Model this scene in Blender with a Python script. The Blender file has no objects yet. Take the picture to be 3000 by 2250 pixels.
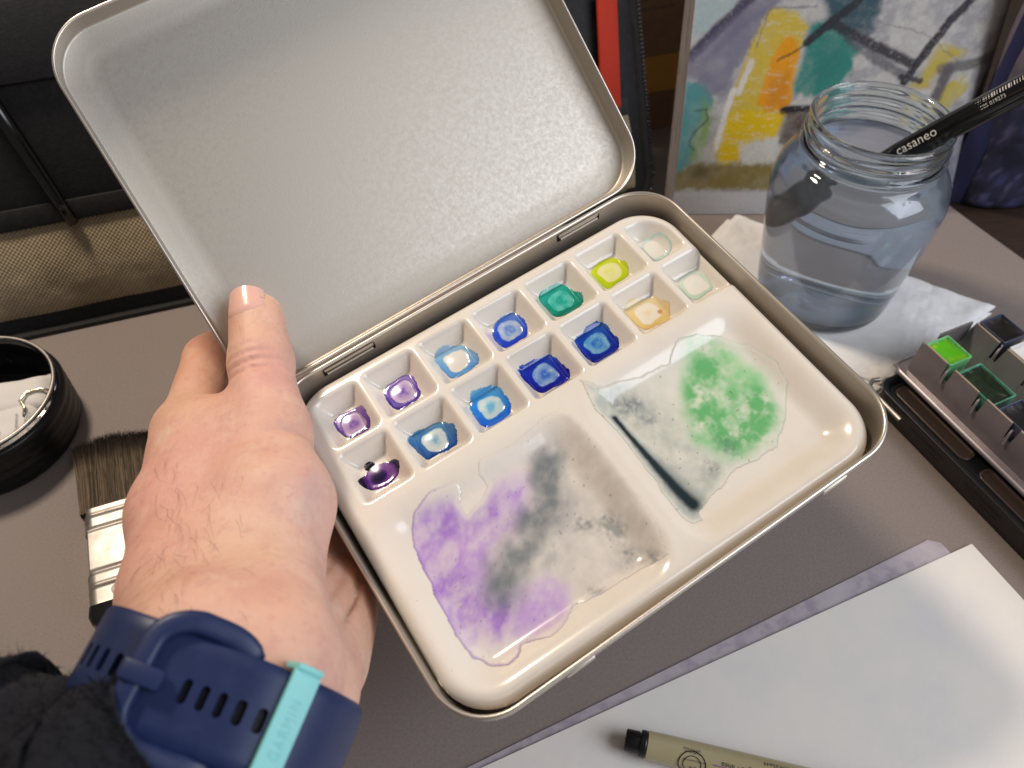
import bpy, bmesh, math, random
import numpy as np
from mathutils import Matrix, Vector

# ------------------------------------------------------------------ camera, light, exposure
S = 0.01                                   # every length below is in centimetres
sc = bpy.context.scene
PITCH, CAM_H, FPX = math.radians(49), 34.0, 2500.0
cam_d = bpy.data.cameras.new('camera'); cam = bpy.data.objects.new('camera', cam_d)
sc.collection.objects.link(cam); sc.camera = cam
cam.location = (0, 0, CAM_H * S); cam.rotation_euler = (math.pi / 2 - PITCH, 0, 0)
cam_d.sensor_width = 36; cam_d.lens = 36 * FPX / 3000
cam_d.clip_start = 0.01; cam_d.clip_end = 20
cam_d.dof.use_dof = True; cam_d.dof.focus_distance = 0.325; cam_d.dof.aperture_fstop = 13

world = bpy.data.worlds.new('World'); sc.world = world; world.use_nodes = True
bg = world.node_tree.nodes['Background']
bg.inputs[0].default_value = (0.62, 0.59, 0.56, 1); bg.inputs[1].default_value = 0.25

def lamp(name, loc, target, size, power, col, sy=None):
    d = bpy.data.lights.new(name, 'AREA'); d.size = size * S; d.energy = power; d.color = col
    if sy: d.shape = 'RECTANGLE'; d.size_y = sy * S
    o = bpy.data.objects.new(name, d); sc.collection.objects.link(o)
    o.location = Vector(loc) * S
    o.rotation_euler = (Vector(target) - Vector(loc)).to_track_quat('-Z', 'Y').to_euler()
    return o
lamp('desk_lamp', (-47, 60, 92), (0, 22, 8), 15, 7.8, (1.0, 0.85, 0.69))
lamp('window_light', (88, -22, 76), (8, 20, 4), 72, 11.3, (0.85, 0.90, 1.0), 95)

sc.view_settings.view_transform = 'Standard'; sc.view_settings.look = 'None'
sc.view_settings.exposure = 0.06; sc.view_settings.gamma = 1
sc.render.engine = 'CYCLES'
sc.cycles.use_denoising = True
sc.cycles.max_bounces = 14; sc.cycles.transmission_bounces = 12; sc.cycles.transparent_max_bounces = 12
sc.cycles.sample_clamp_indirect = 4.0; sc.cycles.blur_glossy = 0.6

# ------------------------------------------------------------------ helpers
rng = np.random.default_rng(7); random.seed(7)
A3 = lambda *a: np.array(a, float)
FW = A3(0, math.cos(PITCH), -math.sin(PITCH)); UP = A3(0, math.sin(PITCH), math.cos(PITCH))
def at(px, py, depth):                      # a point of the room from its direction and its distance
    x, y = px * 1.35624, py * 1.35624
    return A3(0, 0, CAM_H) + depth * (FW + A3(1, 0, 0) * (x - 1500) / FPX - UP * (y - 1125) / FPX)

def lin(c):
    c = np.asarray(c, float) / 255.0
    return np.where(c <= 0.04045, c / 12.92, ((c + 0.055) / 1.055) ** 2.4)
def rgb(*c): return tuple(float(v) for v in lin(c)) + (1.0,)

def empty(name, loc=(0, 0, 0), rot=None, label=None, cat=None, group=None):
    o = bpy.data.objects.new(name, None); sc.collection.objects.link(o); o.empty_display_size = 0.01
    m = Matrix.Translation(Vector(loc) * S)
    if rot is not None: m = m @ (rot if isinstance(rot, Matrix) else Matrix(np.asarray(rot).tolist())).to_4x4()
    o.matrix_world = m
    return tag(o, label, cat, group)
def tag(o, label=None, cat=None, group=None, kind=None):
    if label: o['label'] = label
    if cat: o['category'] = cat
    if group: o['group'] = group
    if kind: o['kind'] = kind
    return o
def mk(name, verts, faces, mat, parent=None, smooth=True, cols=None, loc=None, sharp=None):
    me = bpy.data.meshes.new(name)
    v = np.asarray(verts, float) * S
    if loc is not None: v = v - np.asarray(loc, float) * S
    if isinstance(faces, np.ndarray):
        n, k = faces.shape
        me.vertices.add(len(v)); me.vertices.foreach_set('co', v.astype(np.float32).ravel())
        me.loops.add(n * k); me.loops.foreach_set('vertex_index', faces.astype(np.int32).ravel())
        me.polygons.add(n); me.polygons.foreach_set('loop_start', np.arange(0, n * k, k, dtype=np.int32))
        me.update(calc_edges=True); me.validate()
    else:
        me.from_pydata(v.tolist(), [], [tuple(int(i) for i in f) for f in faces]); me.update()
    if smooth: me.polygons.foreach_set('use_smooth', np.ones(len(me.polygons), bool))
    if sharp and smooth: me.set_sharp_from_angle(angle=math.radians(sharp))
    if cols is not None:
        a = me.color_attributes.new('Col', 'FLOAT_COLOR', 'POINT')
        c = np.ones((len(v), 4), np.float32); c[:, :3] = cols; a.data.foreach_set('color', c.ravel())
    if mat is not None: me.materials.append(mat)
    o = bpy.data.objects.new(name, me); sc.collection.objects.link(o)
    if loc is not None: o.location = Vector(loc) * S
    if parent is not None: o.parent = parent
    return o

class MB:                                   # collects shapes for one mesh
    def __init__(s): s.v = []; s.f = []
    def add(s, v, f):
        o = len(s.v); s.v += [tuple(map(float, p)) for p in v]; s.f += [tuple(i + o for i in q) for q in f]; return s
    def box(s, c, d, R=None, bev=0.0):
        bm = bmesh.new(); bmesh.ops.create_cube(bm, size=1)
        for p in bm.verts: p.co = Vector((p.co.x * d[0], p.co.y * d[1], p.co.z * d[2]))
        if bev: bmesh.ops.bevel(bm, geom=bm.edges[:], offset=bev, segments=2, affect='EDGES', profile=0.6)
        bm.verts.index_update()
        R = np.eye(3) if R is None else np.asarray(R)
        s.add([R @ np.array(p.co) + np.asarray(c) for p in bm.verts], [[q.index for q in f.verts] for f in bm.faces]); bm.free(); return s
    def tube(s, pts, r, n=8, cap=True):
        v, f = tube_geo(pts, r, n, cap); return s.add(v, f)
    def build(s, name, mat, parent=None, smooth=True, sharp=35, loc=None):
        return mk(name, s.v, s.f, mat, parent, smooth, sharp=sharp, loc=loc)

def tube_geo(pts, r, n=8, cap=True, squash=None):
    pts = np.asarray(pts, float); m = len(pts); r = np.broadcast_to(np.asarray(r, float), (m,))
    tg = np.gradient(pts, axis=0); ln_ = np.linalg.norm(tg, axis=1)
    for i in range(m):
        if ln_[i] < 1e-6: tg[i] = pts[-1] - pts[0]
    tg /= np.linalg.norm(tg, axis=1)[:, None] + 1e-12
    ref = A3(0, 0, 1) if abs(tg[0][2]) < 0.9 else A3(1, 0, 0)
    a = np.cross(tg[0], ref); a /= np.linalg.norm(a); v = []; f = []
    for i in range(m):
        a = a - tg[i] * (a @ tg[i]); a /= np.linalg.norm(a); b = np.cross(tg[i], a)
        for k in range(n):
            t = 2 * math.pi * k / n; v.append(pts[i] + r[i] * (math.cos(t) * a + math.sin(t) * b))
    for i in range(m - 1):
        for k in range(n): f.append((i * n + k, i * n + (k + 1) % n, (i + 1) * n + (k + 1) % n, (i + 1) * n + k))
    if cap: f.append(tuple(range(n))[::-1]); f.append(tuple(range((m - 1) * n, m * n)))
    return v, f

def lathe(prof, n=96, c=(0, 0, 0), close=True):
    prof = np.asarray(prof, float); m = len(prof); t = np.arange(n) * 2 * math.pi / n
    v = np.stack([np.outer(prof[:, 0], np.cos(t)) + c[0], np.outer(prof[:, 0], np.sin(t)) + c[1], np.outer(prof[:, 1], np.ones(n)) + c[2]], -1).reshape(-1, 3)
    f = [(i * n + k, i * n + (k + 1) % n, (i + 1) * n + (k + 1) % n, (i + 1) * n + k) for i in range(m - 1) for k in range(n)]
    if close:
        f.append(tuple(range(n))[::-1]); f.append(tuple(range((m - 1) * n, m * n)))
    return v, f

def rr_loop(w, d, r, n=10):
    out = []
    for cx, cy, a0 in ((w / 2 - r, d / 2 - r, 0), (-w / 2 + r, d / 2 - r, 90), (-w / 2 + r, -d / 2 + r, 180), (w / 2 - r, -d / 2 + r, 270)):
        for k in range(n + 1):
            t = math.radians(a0 + 90 * k / n); out.append((cx + r * math.cos(t), cy + r * math.sin(t)))
    return np.array(out)
def rr_sweep(w, d, r, rings, n=10, cap0=True, cap1=True):
    v = []; f = []
    for ins, z in rings:
        L = rr_loop(w - 2 * ins, d - 2 * ins, max(r - ins, 0.06), n); v += [(p[0], p[1], z) for p in L]
    m = len(L)
    for i in range(len(rings) - 1):
        for k in range(m): f.append((i * m + k, i * m + (k + 1) % m, (i + 1) * m + (k + 1) % m, (i + 1) * m + k))
    if cap0: f.append(tuple(range(m))[::-1])
    if cap1: f.append(tuple(range((len(rings) - 1) * m, len(rings) * m)))
    return np.array(v), f

def grid_faces(nx, ny, keep=None):
    i, j = np.meshgrid(np.arange(nx - 1), np.arange(ny - 1), indexing='ij')
    a = (i * ny + j).ravel(); q = np.stack([a, a + ny, a + ny + 1, a + 1], 1)
    if keep is not None:
        k = keep.ravel()[q].all(1); q = q[k]
    return q
def compact(v, q, *arr):
    u, inv = np.unique(q, return_inverse=True)
    return (v[u], inv.reshape(q.shape)) + tuple(a[u] for a in arr)

_lat = np.random.default_rng(3).random((256, 256))
def vnoise(x, y, seed=0):
    x = np.asarray(x, float) + seed * 17.31; y = np.asarray(y, float) + seed * 9.77
    i = np.floor(x).astype(int); j = np.floor(y).astype(int); fx = x - i; fy = y - j
    fx = fx * fx * fx * (fx * (fx * 6 - 15) + 10); fy = fy * fy * fy * (fy * (fy * 6 - 15) + 10)
    g = lambda a, b: _lat[a % 256, b % 256]
    return (g(i, j) * (1 - fx) + g(i + 1, j) * fx) * (1 - fy) + (g(i, j + 1) * (1 - fx) + g(i + 1, j + 1) * fx) * fy
def fbm(x, y, seed=0, o=4, gain=0.5):
    s = 0; a = 1; t = 0
    for k in range(o):
        s = s + a * vnoise(x * 2 ** k, y * 2 ** k, seed + k * 5); t += a; a *= gain
    return s / t - 0.5
def sstep(a, b, x):
    t = np.clip((x - a) / (b - a), 0, 1); return t * t * (3 - 2 * t)
def poly_sd(x, y, P):                        # signed distance to a polygon, negative inside
    P = np.asarray(P, float); d = np.full(np.shape(x), 1e9); ins = np.zeros(np.shape(x), bool)
    for a, b in zip(P, np.roll(P, -1, 0)):
        e = b - a; wx = x - a[0]; wy = y - a[1]; t = np.clip((wx * e[0] + wy * e[1]) / (e @ e + 1e-12), 0, 1)
        d = np.minimum(d, np.hypot(wx - t * e[0], wy - t * e[1]))
        c = ((a[1] <= y) & (b[1] > y)) | ((b[1] <= y) & (a[1] > y))
        ins ^= c & (x < a[0] + (y - a[1]) / (b[1] - a[1] + 1e-12) * e[0])
    return np.where(ins, -d, d)
def line_d(x, y, P):
    d = np.full(np.shape(x), 1e9)
    for a, b in zip(np.asarray(P, float)[:-1], np.asarray(P, float)[1:]):
        e = b - a; wx = x - a[0]; wy = y - a[1]; t = np.clip((wx * e[0] + wy * e[1]) / (e @ e), 0, 1)
        d = np.minimum(d, np.hypot(wx - t * e[0], wy - t * e[1]))
    return d
def lay(col, m, c):
    m = np.clip(m, 0, 1)[..., None]; return col * (1 - m) + lin(c) * m

# ------------------------------------------------------------------ materials
MATS = {}
def mat(name, base=(0.5, 0.5, 0.5, 1), rough=0.5, metal=0.0, spec=0.5, coat=0.0, bump=None, var=None, attr=False, sss=None, sheen=0, rvar=None, trans=0.0, ior=1.45):
    if name in MATS: return MATS[name]
    m = bpy.data.materials.new(name); m.use_nodes = True; nt = m.node_tree; b = nt.nodes['Principled BSDF']
    b.inputs['Base Color'].default_value = base; b.inputs['Roughness'].default_value = rough
    b.inputs['Metallic'].default_value = metal; b.inputs['Specular IOR Level'].default_value = spec
    b.inputs['Coat Weight'].default_value = coat; b.inputs['Coat Roughness'].default_value = 0.09
    b.inputs['Transmission Weight'].default_value = trans; b.inputs['IOR'].default_value = ior
    if sheen: b.inputs['Sheen Weight'].default_value = sheen; b.inputs['Sheen Roughness'].default_value = 0.5
    tc = nt.nodes.new('ShaderNodeTexCoord')
    def noise(scale, detail=3, rough=0.55, stretch=None):
        n = nt.nodes.new('ShaderNodeTexNoise'); n.inputs['Scale'].default_value = scale; n.inputs['Detail'].default_value = detail; n.inputs['Roughness'].default_value = rough
        if stretch:
            mp = nt.nodes.new('ShaderNodeMapping'); mp.inputs['Scale'].default_value = stretch
            nt.links.new(tc.outputs['Object'], mp.inputs[0]); nt.links.new(mp.outputs[0], n.inputs['Vector'])
        else: nt.links.new(tc.outputs['Object'], n.inputs['Vector'])
        return n
    csock = None
    if attr:
        a = nt.nodes.new('ShaderNodeAttribute'); a.attribute_name = 'Col'; csock = a.outputs['Color']
    if var:                                  # (scale, colour2, lo, hi[, stretch])
        for vv in (var if isinstance(var, list) else [var]):
            n = noise(vv[0], 4, 0.6, vv[4] if len(vv) > 4 else None)
            mr = nt.nodes.new('ShaderNodeMapRange'); mr.inputs['From Min'].default_value = vv[2]; mr.inputs['From Max'].default_value = vv[3]
            nt.links.new(n.outputs['Fac'], mr.inputs['Value'])
            mx = nt.nodes.new('ShaderNodeMix'); mx.data_type = 'RGBA'; nt.links.new(mr.outputs[0], mx.inputs['Factor'])
            if csock: nt.links.new(csock, mx.inputs['A'])
            else: mx.inputs['A'].default_value = base
            mx.inputs['B'].default_value = vv[1]; csock = mx.outputs['Result']
    if csock: nt.links.new(csock, b.inputs['Base Color'])
    if rvar:
        n = noise(rvar[0], 4); mr = nt.nodes.new('ShaderNodeMapRange'); mr.inputs['From Min'].default_value = 0.3; mr.inputs['From Max'].default_value = 0.7
        mr.inputs['To Min'].default_value = rvar[1]; mr.inputs['To Max'].default_value = rvar[2]
        nt.links.new(n.outputs['Fac'], mr.inputs['Value']); nt.links.new(mr.outputs[0], b.inputs['Roughness'])
    if bump:                                 # list of (scale, strength, distance_cm[, stretch])
        prev = None
        for bb in bump:
            n = noise(bb[0], 3, 0.6, bb[3] if len(bb) > 3 else None)
            bp = nt.nodes.new('ShaderNodeBump'); bp.inputs['Strength'].default_value = bb[1]; bp.inputs['Distance'].default_value = bb[2] * S
            nt.links.new(n.outputs['Fac'], bp.inputs['Height'])
            if prev: nt.links.new(prev.outputs[0], bp.inputs['Normal'])
            prev = bp
        nt.links.new(prev.outputs[0], b.inputs['Normal'])
    if sss:
        b.inputs['Subsurface Weight'].default_value = sss[0]; b.inputs['Subsurface Radius'].default_value = sss[1]; b.inputs['Subsurface Scale'].default_value = sss[2] * S
    MATS[name] = m; return m

M_mat = mat('mat_grey', rgb(140, 128, 122), 0.55, spec=0.35, var=[(900, rgb(126, 115, 110), 0.35, 0.7), (9, rgb(138, 126, 119), 0.45, 0.8), (1400, rgb(148, 138, 132), 0.62, 0.75)], bump=[(1300, 0.22, 0.015), (350, .15, .02)])
M_desk = mat('desk_wood', rgb(52, 38, 30), 0.5, var=(60, rgb(34, 25, 20), 0.4, 0.7, (1, 8, 1)), bump=[(300, 0.2, 0.02)])
M_tin = mat('tin_satin', rgb(186, 179, 168), 0.5, metal=0.72, bump=[(1300, 0.24, 0.012), (2300, 0.28, 0.008)], rvar=(600, 0.44, 0.56))
M_tinrim = mat('tin_rim', rgb(205, 196, 184), 0.36, metal=0.85, bump=[(900, 0.1, 0.01)])
M_tinin = mat('tin_inside', rgb(190, 182, 172), 0.44, metal=0.9, bump=[(1300, 0.3, 0.012)])
CERAM = (226, 218, 206)
M_cer = mat('ceramic_glaze', rgb(*CERAM), 0.22, spec=0.5, coat=0.5, var=[(40, rgb(221, 211, 197), 0.42, 0.75), (420, rgb(176, 160, 142), 0.735, 0.765)], bump=[(60, 0.05, 0.05)])
M_paint = mat('wet_paint', rough=0.20, spec=0.5, coat=0.5, attr=True, bump=[(60, 0.05, 0.05)])
M_black = mat('black_plastic', rgb(20, 20, 22), 0.32, bump=[(500, 0.06, 0.02)])
M_blackm = mat('black_matte', rgb(24, 23, 25), 0.7, sheen=0.05, var=(300, rgb(36, 34, 36), 0.45, 0.75), bump=[(700, 0.5, 0.03)])
M_blackgl = mat('black_gloss', rgb(9, 9, 10), 0.12, coat=0.4)
M_metal = mat('brushed_steel', rgb(176, 170, 163), 0.45, metal=1, bump=[(300, 0.35, 0.014, (0.12, 1, 1)), (120, .2, .02)], rvar=(80, 0.36, 0.55))
M_strap = mat('strap_rubber', rgb(30, 42, 80), 0.42, spec=0.45, var=(260, rgb(36, 48, 88), .45, .8), bump=[(900, 0.05, 0.01)])
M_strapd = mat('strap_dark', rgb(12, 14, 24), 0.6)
M_teal = mat('keeper_teal', rgb(128, 204, 202), 0.4, bump=[(800, 0.05, 0.01)], sss=(0.1, (1, 1, 1), 0.1))
M_teal2 = mat('keeper_letters', rgb(112, 192, 192), 0.42)
M_skin = mat('skin', rgb(226, 178, 166), 0.56, spec=0.35, attr=True, var=[(60, rgb(206, 146, 134), 0.50, 0.95), (90, rgb(230, 198, 176), 0.5, 0.95), (200, rgb(202, 150, 142), .55, .95), (420, rgb(204, 146, 134), 0.55, 0.95)],
             bump=[(95, 0.6, 0.08, (1, 0.35, 1)), (380, 0.65, 0.028), (900, .5, .014, (1, .4, 1)), (1500, 0.3, 0.008)], sss=(0.22, (1.0, 0.36, 0.2), 0.35))
M_nail = mat('nail', rgb(232, 184, 168), 0.22, spec=0.55, bump=[(200, 0.1, 0.01, (1, .1, 1))], sss=(0.2, (1, .4, .3), .2))
M_hair = mat('arm_hair', rgb(138, 94, 78), 0.5)
M_fleece = mat('fleece', rgb(5, 7, 17), 0.95, sheen=0.02, var=(120, rgb(9, 12, 26), 0.45, 0.75), bump=[(220, 0.9, 0.12), (900, .6, .05)])
M_fuzz = mat('fleece_fuzz', rgb(9, 11, 24), 0.95)
M_canvas = mat('canvas_khaki', rgb(172, 154, 122), 0.85, var=(14, rgb(158, 141, 111), 0.4, 0.7))
M_white = mat('white_paper', rgb(230, 223, 214), 0.75, var=(20, rgb(220, 215, 212), .4, .7), bump=[(260, 0.35, 0.03), (700, .2, .01)])
M_pages = mat('page_edges', rgb(205, 198, 194), 0.8, var=(120, rgb(168, 160, 158), 0.4, 0.7, (12, 12, .4)), bump=[(200, 0.6, 0.04, (20, 20, .2))])
M_mauve = mat('mauve_wash_paper', rgb(176, 166, 172), 0.8, var=[(160, rgb(146, 136, 148), 0.42, 0.7), (40, rgb(190, 182, 184), .5, .75)], bump=[(260, 0.45, 0.04)])
M_towel = mat('paper_towel', rgb(238, 235, 232), 0.9, var=(30, rgb(230, 228, 228), 0.4, 0.7), bump=[(160, 0.5, 0.06), (500, .35, .02)], sss=(.1, (1, 1, 1), .1))
M_attr = mat('painted_cover', rough=0.42, attr=True, bump=[(500, 0.12, 0.012)])
M_attrm = mat('painted_cloth', rough=0.6, attr=True, bump=[(120, 0.3, 0.05)])
M_pen = mat('pen_barrel', rgb(176, 164, 128), 0.28, coat=0.3, var=(30, rgb(170, 156, 118), 0.4, 0.7))
M_ink = mat('print_black', rgb(26, 24, 26), 0.5)
M_inkw = mat('print_white', rgb(215, 215, 215), 0.5)
M_inkp = mat('print_purple', rgb(140, 90, 150), 0.5)
M_inkg = mat('print_grey', rgb(92, 82, 76), 0.6)
M_tray = mat('pan_tray_metal', rgb(158, 150, 152), 0.36, metal=0.6, var=(25, rgb(136, 128, 132), .4, .7), bump=[(500, 0.15, 0.012)])
M_edge = mat('pan_tray_edge', rgb(214, 190, 170), 0.4, metal=0.6)
M_gpaint = mat('green_pan_paint', rgb(84, 170, 22), 0.12, coat=0.6, var=(160, rgb(150, 186, 30), 0.5, 0.75), bump=[(120, 0.5, 0.08)])
M_dgpaint = mat('dark_green_pan_paint', rgb(24, 36, 22), 0.14, coat=0.6, var=(120, rgb(44, 60, 30), 0.5, 0.75), bump=[(150, 0.7, 0.1)])
M_kpaint = mat('black_pan_paint', rgb(26, 22, 22), 0.4, bump=[(150, 0.5, 0.08)])
M_wpaint = mat('white_pan_paint', rgb(210, 208, 206), 0.4, bump=[(150, 0.3, 0.05)])
M_panpl = mat('pan_plastic_green', rgb(120, 190, 120), 0.3, var=(60, rgb(66, 140, 100), .4, .7))
M_panpl2 = mat('pan_plastic_teal', rgb(84, 150, 120), 0.3, var=(60, rgb(26, 70, 54), .4, .65))
M_pandk = mat('pan_plastic_dark', rgb(60, 66, 84), 0.3)
M_red = mat('red_orange_plastic', rgb(176, 48, 28), 0.7, spec=.25, bump=[(300, .1, .02)])
M_kraft = mat('kraft_card', rgb(140, 112, 88), 0.8, var=(30, rgb(120, 96, 76), .4, .7))
M_ochre = mat('ochre_card', rgb(190, 140, 62), 0.7)
M_zip = mat('zip_teeth', rgb(44, 42, 44), 0.3)
M_gold = mat('wire_gold', rgb(220, 205, 170), 0.2, metal=1)
M_bluefoil = mat('blue_print', rgb(36, 44, 140), 0.35, var=(220, rgb(214, 210, 206), 0.5, 0.56))
M_foil = mat('silver_foil', rgb(190, 186, 180), 0.25, metal=1, bump=[(150, 0.9, 0.12)])
M_pack = mat('packet_paper', rgb(222, 217, 213), 0.7, bump=[(60, 0.4, 0.08), (300, .2, .02)])
M_brist = mat('bristle', rough=0.55, attr=True)

def glass(name, col, ior=1.5, rough=0.0, dens=None):
    m = bpy.data.materials.new(name); m.use_nodes = True; nt = m.node_tree
    b = nt.nodes['Principled BSDF']; b.inputs['Base Color'].default_value = col; b.inputs['Transmission Weight'].default_value = 1
    b.inputs['IOR'].default_value = ior; b.inputs['Roughness'].default_value = rough
    if dens:
        v = nt.nodes.new('ShaderNodeVolumePrincipled'); v.inputs['Color'].default_value = dens[1]; v.inputs['Density'].default_value = dens[0]
        v.inputs['Absorption Color'].default_value = dens[2]; v.inputs['Anisotropy'].default_value = 0.3
        nt.links.new(v.outputs[0], nt.nodes['Material Output'].inputs['Volume'])
    return m
M_glass = glass('jar_glass', (0.93, 0.98, 0.97, 1))
M_water = glass('murky_water', (0.72, 0.78, 0.94, 1), 1.33)
M_water.node_tree.nodes['Principled BSDF'].inputs['Transmission Weight'].default_value = 0.84
M_clear = glass('clear_plastic', (0.97, 0.97, 0.97, 1), 1.3)

def text_geo(body, size, space=1.0):
    c = bpy.data.curves.new('letters', 'FONT'); c.body = body; c.size = size; c.space_character = space; c.resolution_u = 3
    o = bpy.data.objects.new('letters', c); sc.collection.objects.link(o)
    dg = bpy.context.evaluated_depsgraph_get(); me = bpy.data.meshes.new_from_object(o.evaluated_get(dg))
    bm = bmesh.new(); bm.from_mesh(me); bmesh.ops.triangulate(bm, faces=bm.faces[:])
    bmesh.ops.subdivide_edges(bm, edges=[e for e in bm.edges if e.calc_length() > size * 0.25], cuts=1)
    bmesh.ops.triangulate(bm, faces=bm.faces[:]); bm.verts.index_update()
    v = np.array([p.co[:2] for p in bm.verts]); f = [[q.index for q in t.verts] for t in bm.faces]
    bm.free(); bpy.data.objects.remove(o); bpy.data.meshes.remove(me); bpy.data.curves.remove(c)
    return v, f

# ------------------------------------------------------------------ the setting
def sheet(name, poly, z, mt, th):
    n = len(poly); v = [(x, y, z) for x, y in poly] + [(x, y, z - th) for x, y in poly]
    f = [tuple(range(n)), tuple(range(n, 2 * n))[::-1]] + [(i, n + i, n + (i + 1) % n, (i + 1) % n) for i in range(n)]
    return mk(name, v, f, mt, smooth=False)
tag(sheet('desk', [(-90, -30), (90, -30), (90, 110), (-90, 110)], -0.25, M_desk, 3), kind='structure')
tag(sheet('desk_mat', [(-60, -20), (62, -20), (31.0, 39.4), (29.0, 43.2), (14, 74), (-75, 74)], 0.0, M_mat, 0.22), kind='structure')

# ------------------------------------------------------------------ the metal tin
TW, TH, TA = 18.0, 14.33, math.radians(37.8)
TR = np.array([[0.8311, -0.5507, -0.0770], [0.5303, 0.8266, -0.1883], [0.1676, 0.1154, 0.9791]])
u_, s_, vt_ = np.linalg.svd(TR); TR = u_ @ vt_
TO = A3(-9.281, 20.104, 9.992)
TC = A3(TW / 2, -TH / 2, -2.2)                       # middle of the tin's bottom in tin coordinates
tin = empty('metal_tin', TO + TR @ TC, TR, 'open silver metal tin with hinged lid tipped back, held in the hand', 'tin')
def tw(p): return TO + TR @ np.asarray(p, float)      # tin coordinates to the room
def to_tin(P): return (P - TO) @ TR

RB = 1.95
v, f = rr_sweep(TW, TH, RB, [(0.95, -2.2), (0.62, -2.16), (0.46, -2.05), (0.4, -1.85), (0.14, -0.62), (0.07, -0.5), (0.06, -0.2), (0.045, -0.1)], 12, True, False)
mk('base', v - A3(0, 0, TC[2]), f, M_tin, tin, sharp=50)
v, f = rr_sweep(TW, TH, RB, [(0.175, -0.1), (0.24, -0.8), (0.5, -1.92), (0.7, -2.0)], 12, False, True)
mk('inner_wall', v - A3(0, 0, TC[2]), f, M_tinin, tin, sharp=50)
ring = [(0.11 + 0.08 * math.cos(t), -0.06 + 0.085 * math.sin(t)) for t in np.linspace(math.pi * 1.25, -math.pi * 0.25, 12)]
v, f = rr_sweep(TW, TH, RB, ring, 12, False, False)
mk('rim', v - A3(0, 0, TC[2]), f, M_tinrim, tin)
# lid, swung back about the hinge
def lidp(P):                                          # (x, s, t) on the lid to tin-local
    P = np.asarray(P, float); c, s = math.cos(TA), math.sin(TA)
    return np.stack([P[:, 0], P[:, 1] * c - P[:, 2] * s, P[:, 1] * s + P[:, 2] * c], 1) - TC
LW, LH, LR = 18.3, 14.45, 1.95
def lid_pts(v): return lidp(v + A3(TW / 2, LH / 2 + 0.02, 0))
v, f = rr_sweep(LW, LH, LR, [(0.1, -0.06), (0.13, -0.92), (0.16, -0.98), (0.22, -1.0), (0.8, -1.0), (0.94, -1.03), (1.4, -1.035)], 14, False, True)
lid = mk('lid', lid_pts(v), f, M_tin, tin, sharp=60)
v, f = rr_sweep(LW, LH, LR, [(0.02, -0.06), (0.02, -0.85), (0.1, -1.0), (0.3, -1.06), (0.6, -1.07), (0.9, -1.17)], 14, False, True)
mk('lid_shell', lid_pts(v), [q[::-1] for q in f], M_tin, tin, sharp=60)
ring = [(0.075 + 0.062 * math.cos(t), -0.03 + 0.065 * math.sin(t)) for t in np.linspace(math.pi * 1.25, -math.pi * 0.25, 10)]
v, f = rr_sweep(LW, LH, LR, ring, 14, False, False)
mk('lid_rim', lid_pts(v), f, M_tinrim, tin)
for x0, x1 in ((2.55, 4.65), (13.25, 15.2)):
    b = MB(); L = x1 - x0; cx = (x0 + x1) / 2
    b.box(A3(cx, -0.235, -0.2) - TC, (L, 0.05, 0.14), bev=0.02)
    b.tube([A3(x0 + 0.06, -0.27, -0.36) - TC, A3(x1 - 0.06, -0.27, -0.36) - TC], 0.05, 8)
    hg = b.build('hinge', M_tinrim, tin)
    b = MB(); b.box(A3(cx, -0.225, -0.34) - TC, (L + 0.12, 0.03, 0.3)); b.build('hinge_slot', M_black, hg)
for x0 in (4.2, 14.6):
    b = MB(); b.box(A3(x0, -TH + 0.1, -0.5) - TC, (1.1, 0.2, 0.3), bev=0.09); b.build('latch_tab', M_tinrim, tin)

# ------------------------------------------------------------------ the ceramic palette
ROT = math.radians(-0.9); CC = A3(8.95, -7.3)
ZT = -0.32
def cer_uv(x, y):                                    # tin coordinates to palette coordinates and back
    c, s = math.cos(-ROT), math.sin(-ROT); return (x - CC[0]) * c - (y - CC[1]) * s, (x - CC[0]) * s + (y - CC[1]) * c
def sd_rr(x, y, x0, x1, y0, y1, r):
    qx = np.abs(x - (x0 + x1) / 2) - (x1 - x0) / 2 + r; qy = np.abs(y - (y0 + y1) / 2) - (y1 - y0) / 2 + r
    return np.hypot(np.maximum(qx, 0), np.maximum(qy, 0)) + np.minimum(np.maximum(qx, qy), 0) - r
PX, PY, PRAD = 8.55, 6.74, 1.85
def smax(a, b, k):
    h = np.clip(0.5 + 0.5 * (a - b) / k, 0, 1); return b + (a - b) * h + k * h * (1 - h)
WELLS = []
for k in range(7):
    x0 = -8.02 + 2.404 * k + 0.15; x1 = x0 + 2.1
    if k == 0: x0 += 0.28
    if k == 6: x1 -= 0.12
    WELLS.append((x0, x1, 3.92, 6.06)); WELLS.append((x0 + (-0.1 if k == 0 else 0), x1, 1.45, 3.6))
PANS = [(-7.95, 0.02, -6.28, 0.86), (0.66, 8.1, -6.28, 0.98)]
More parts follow.
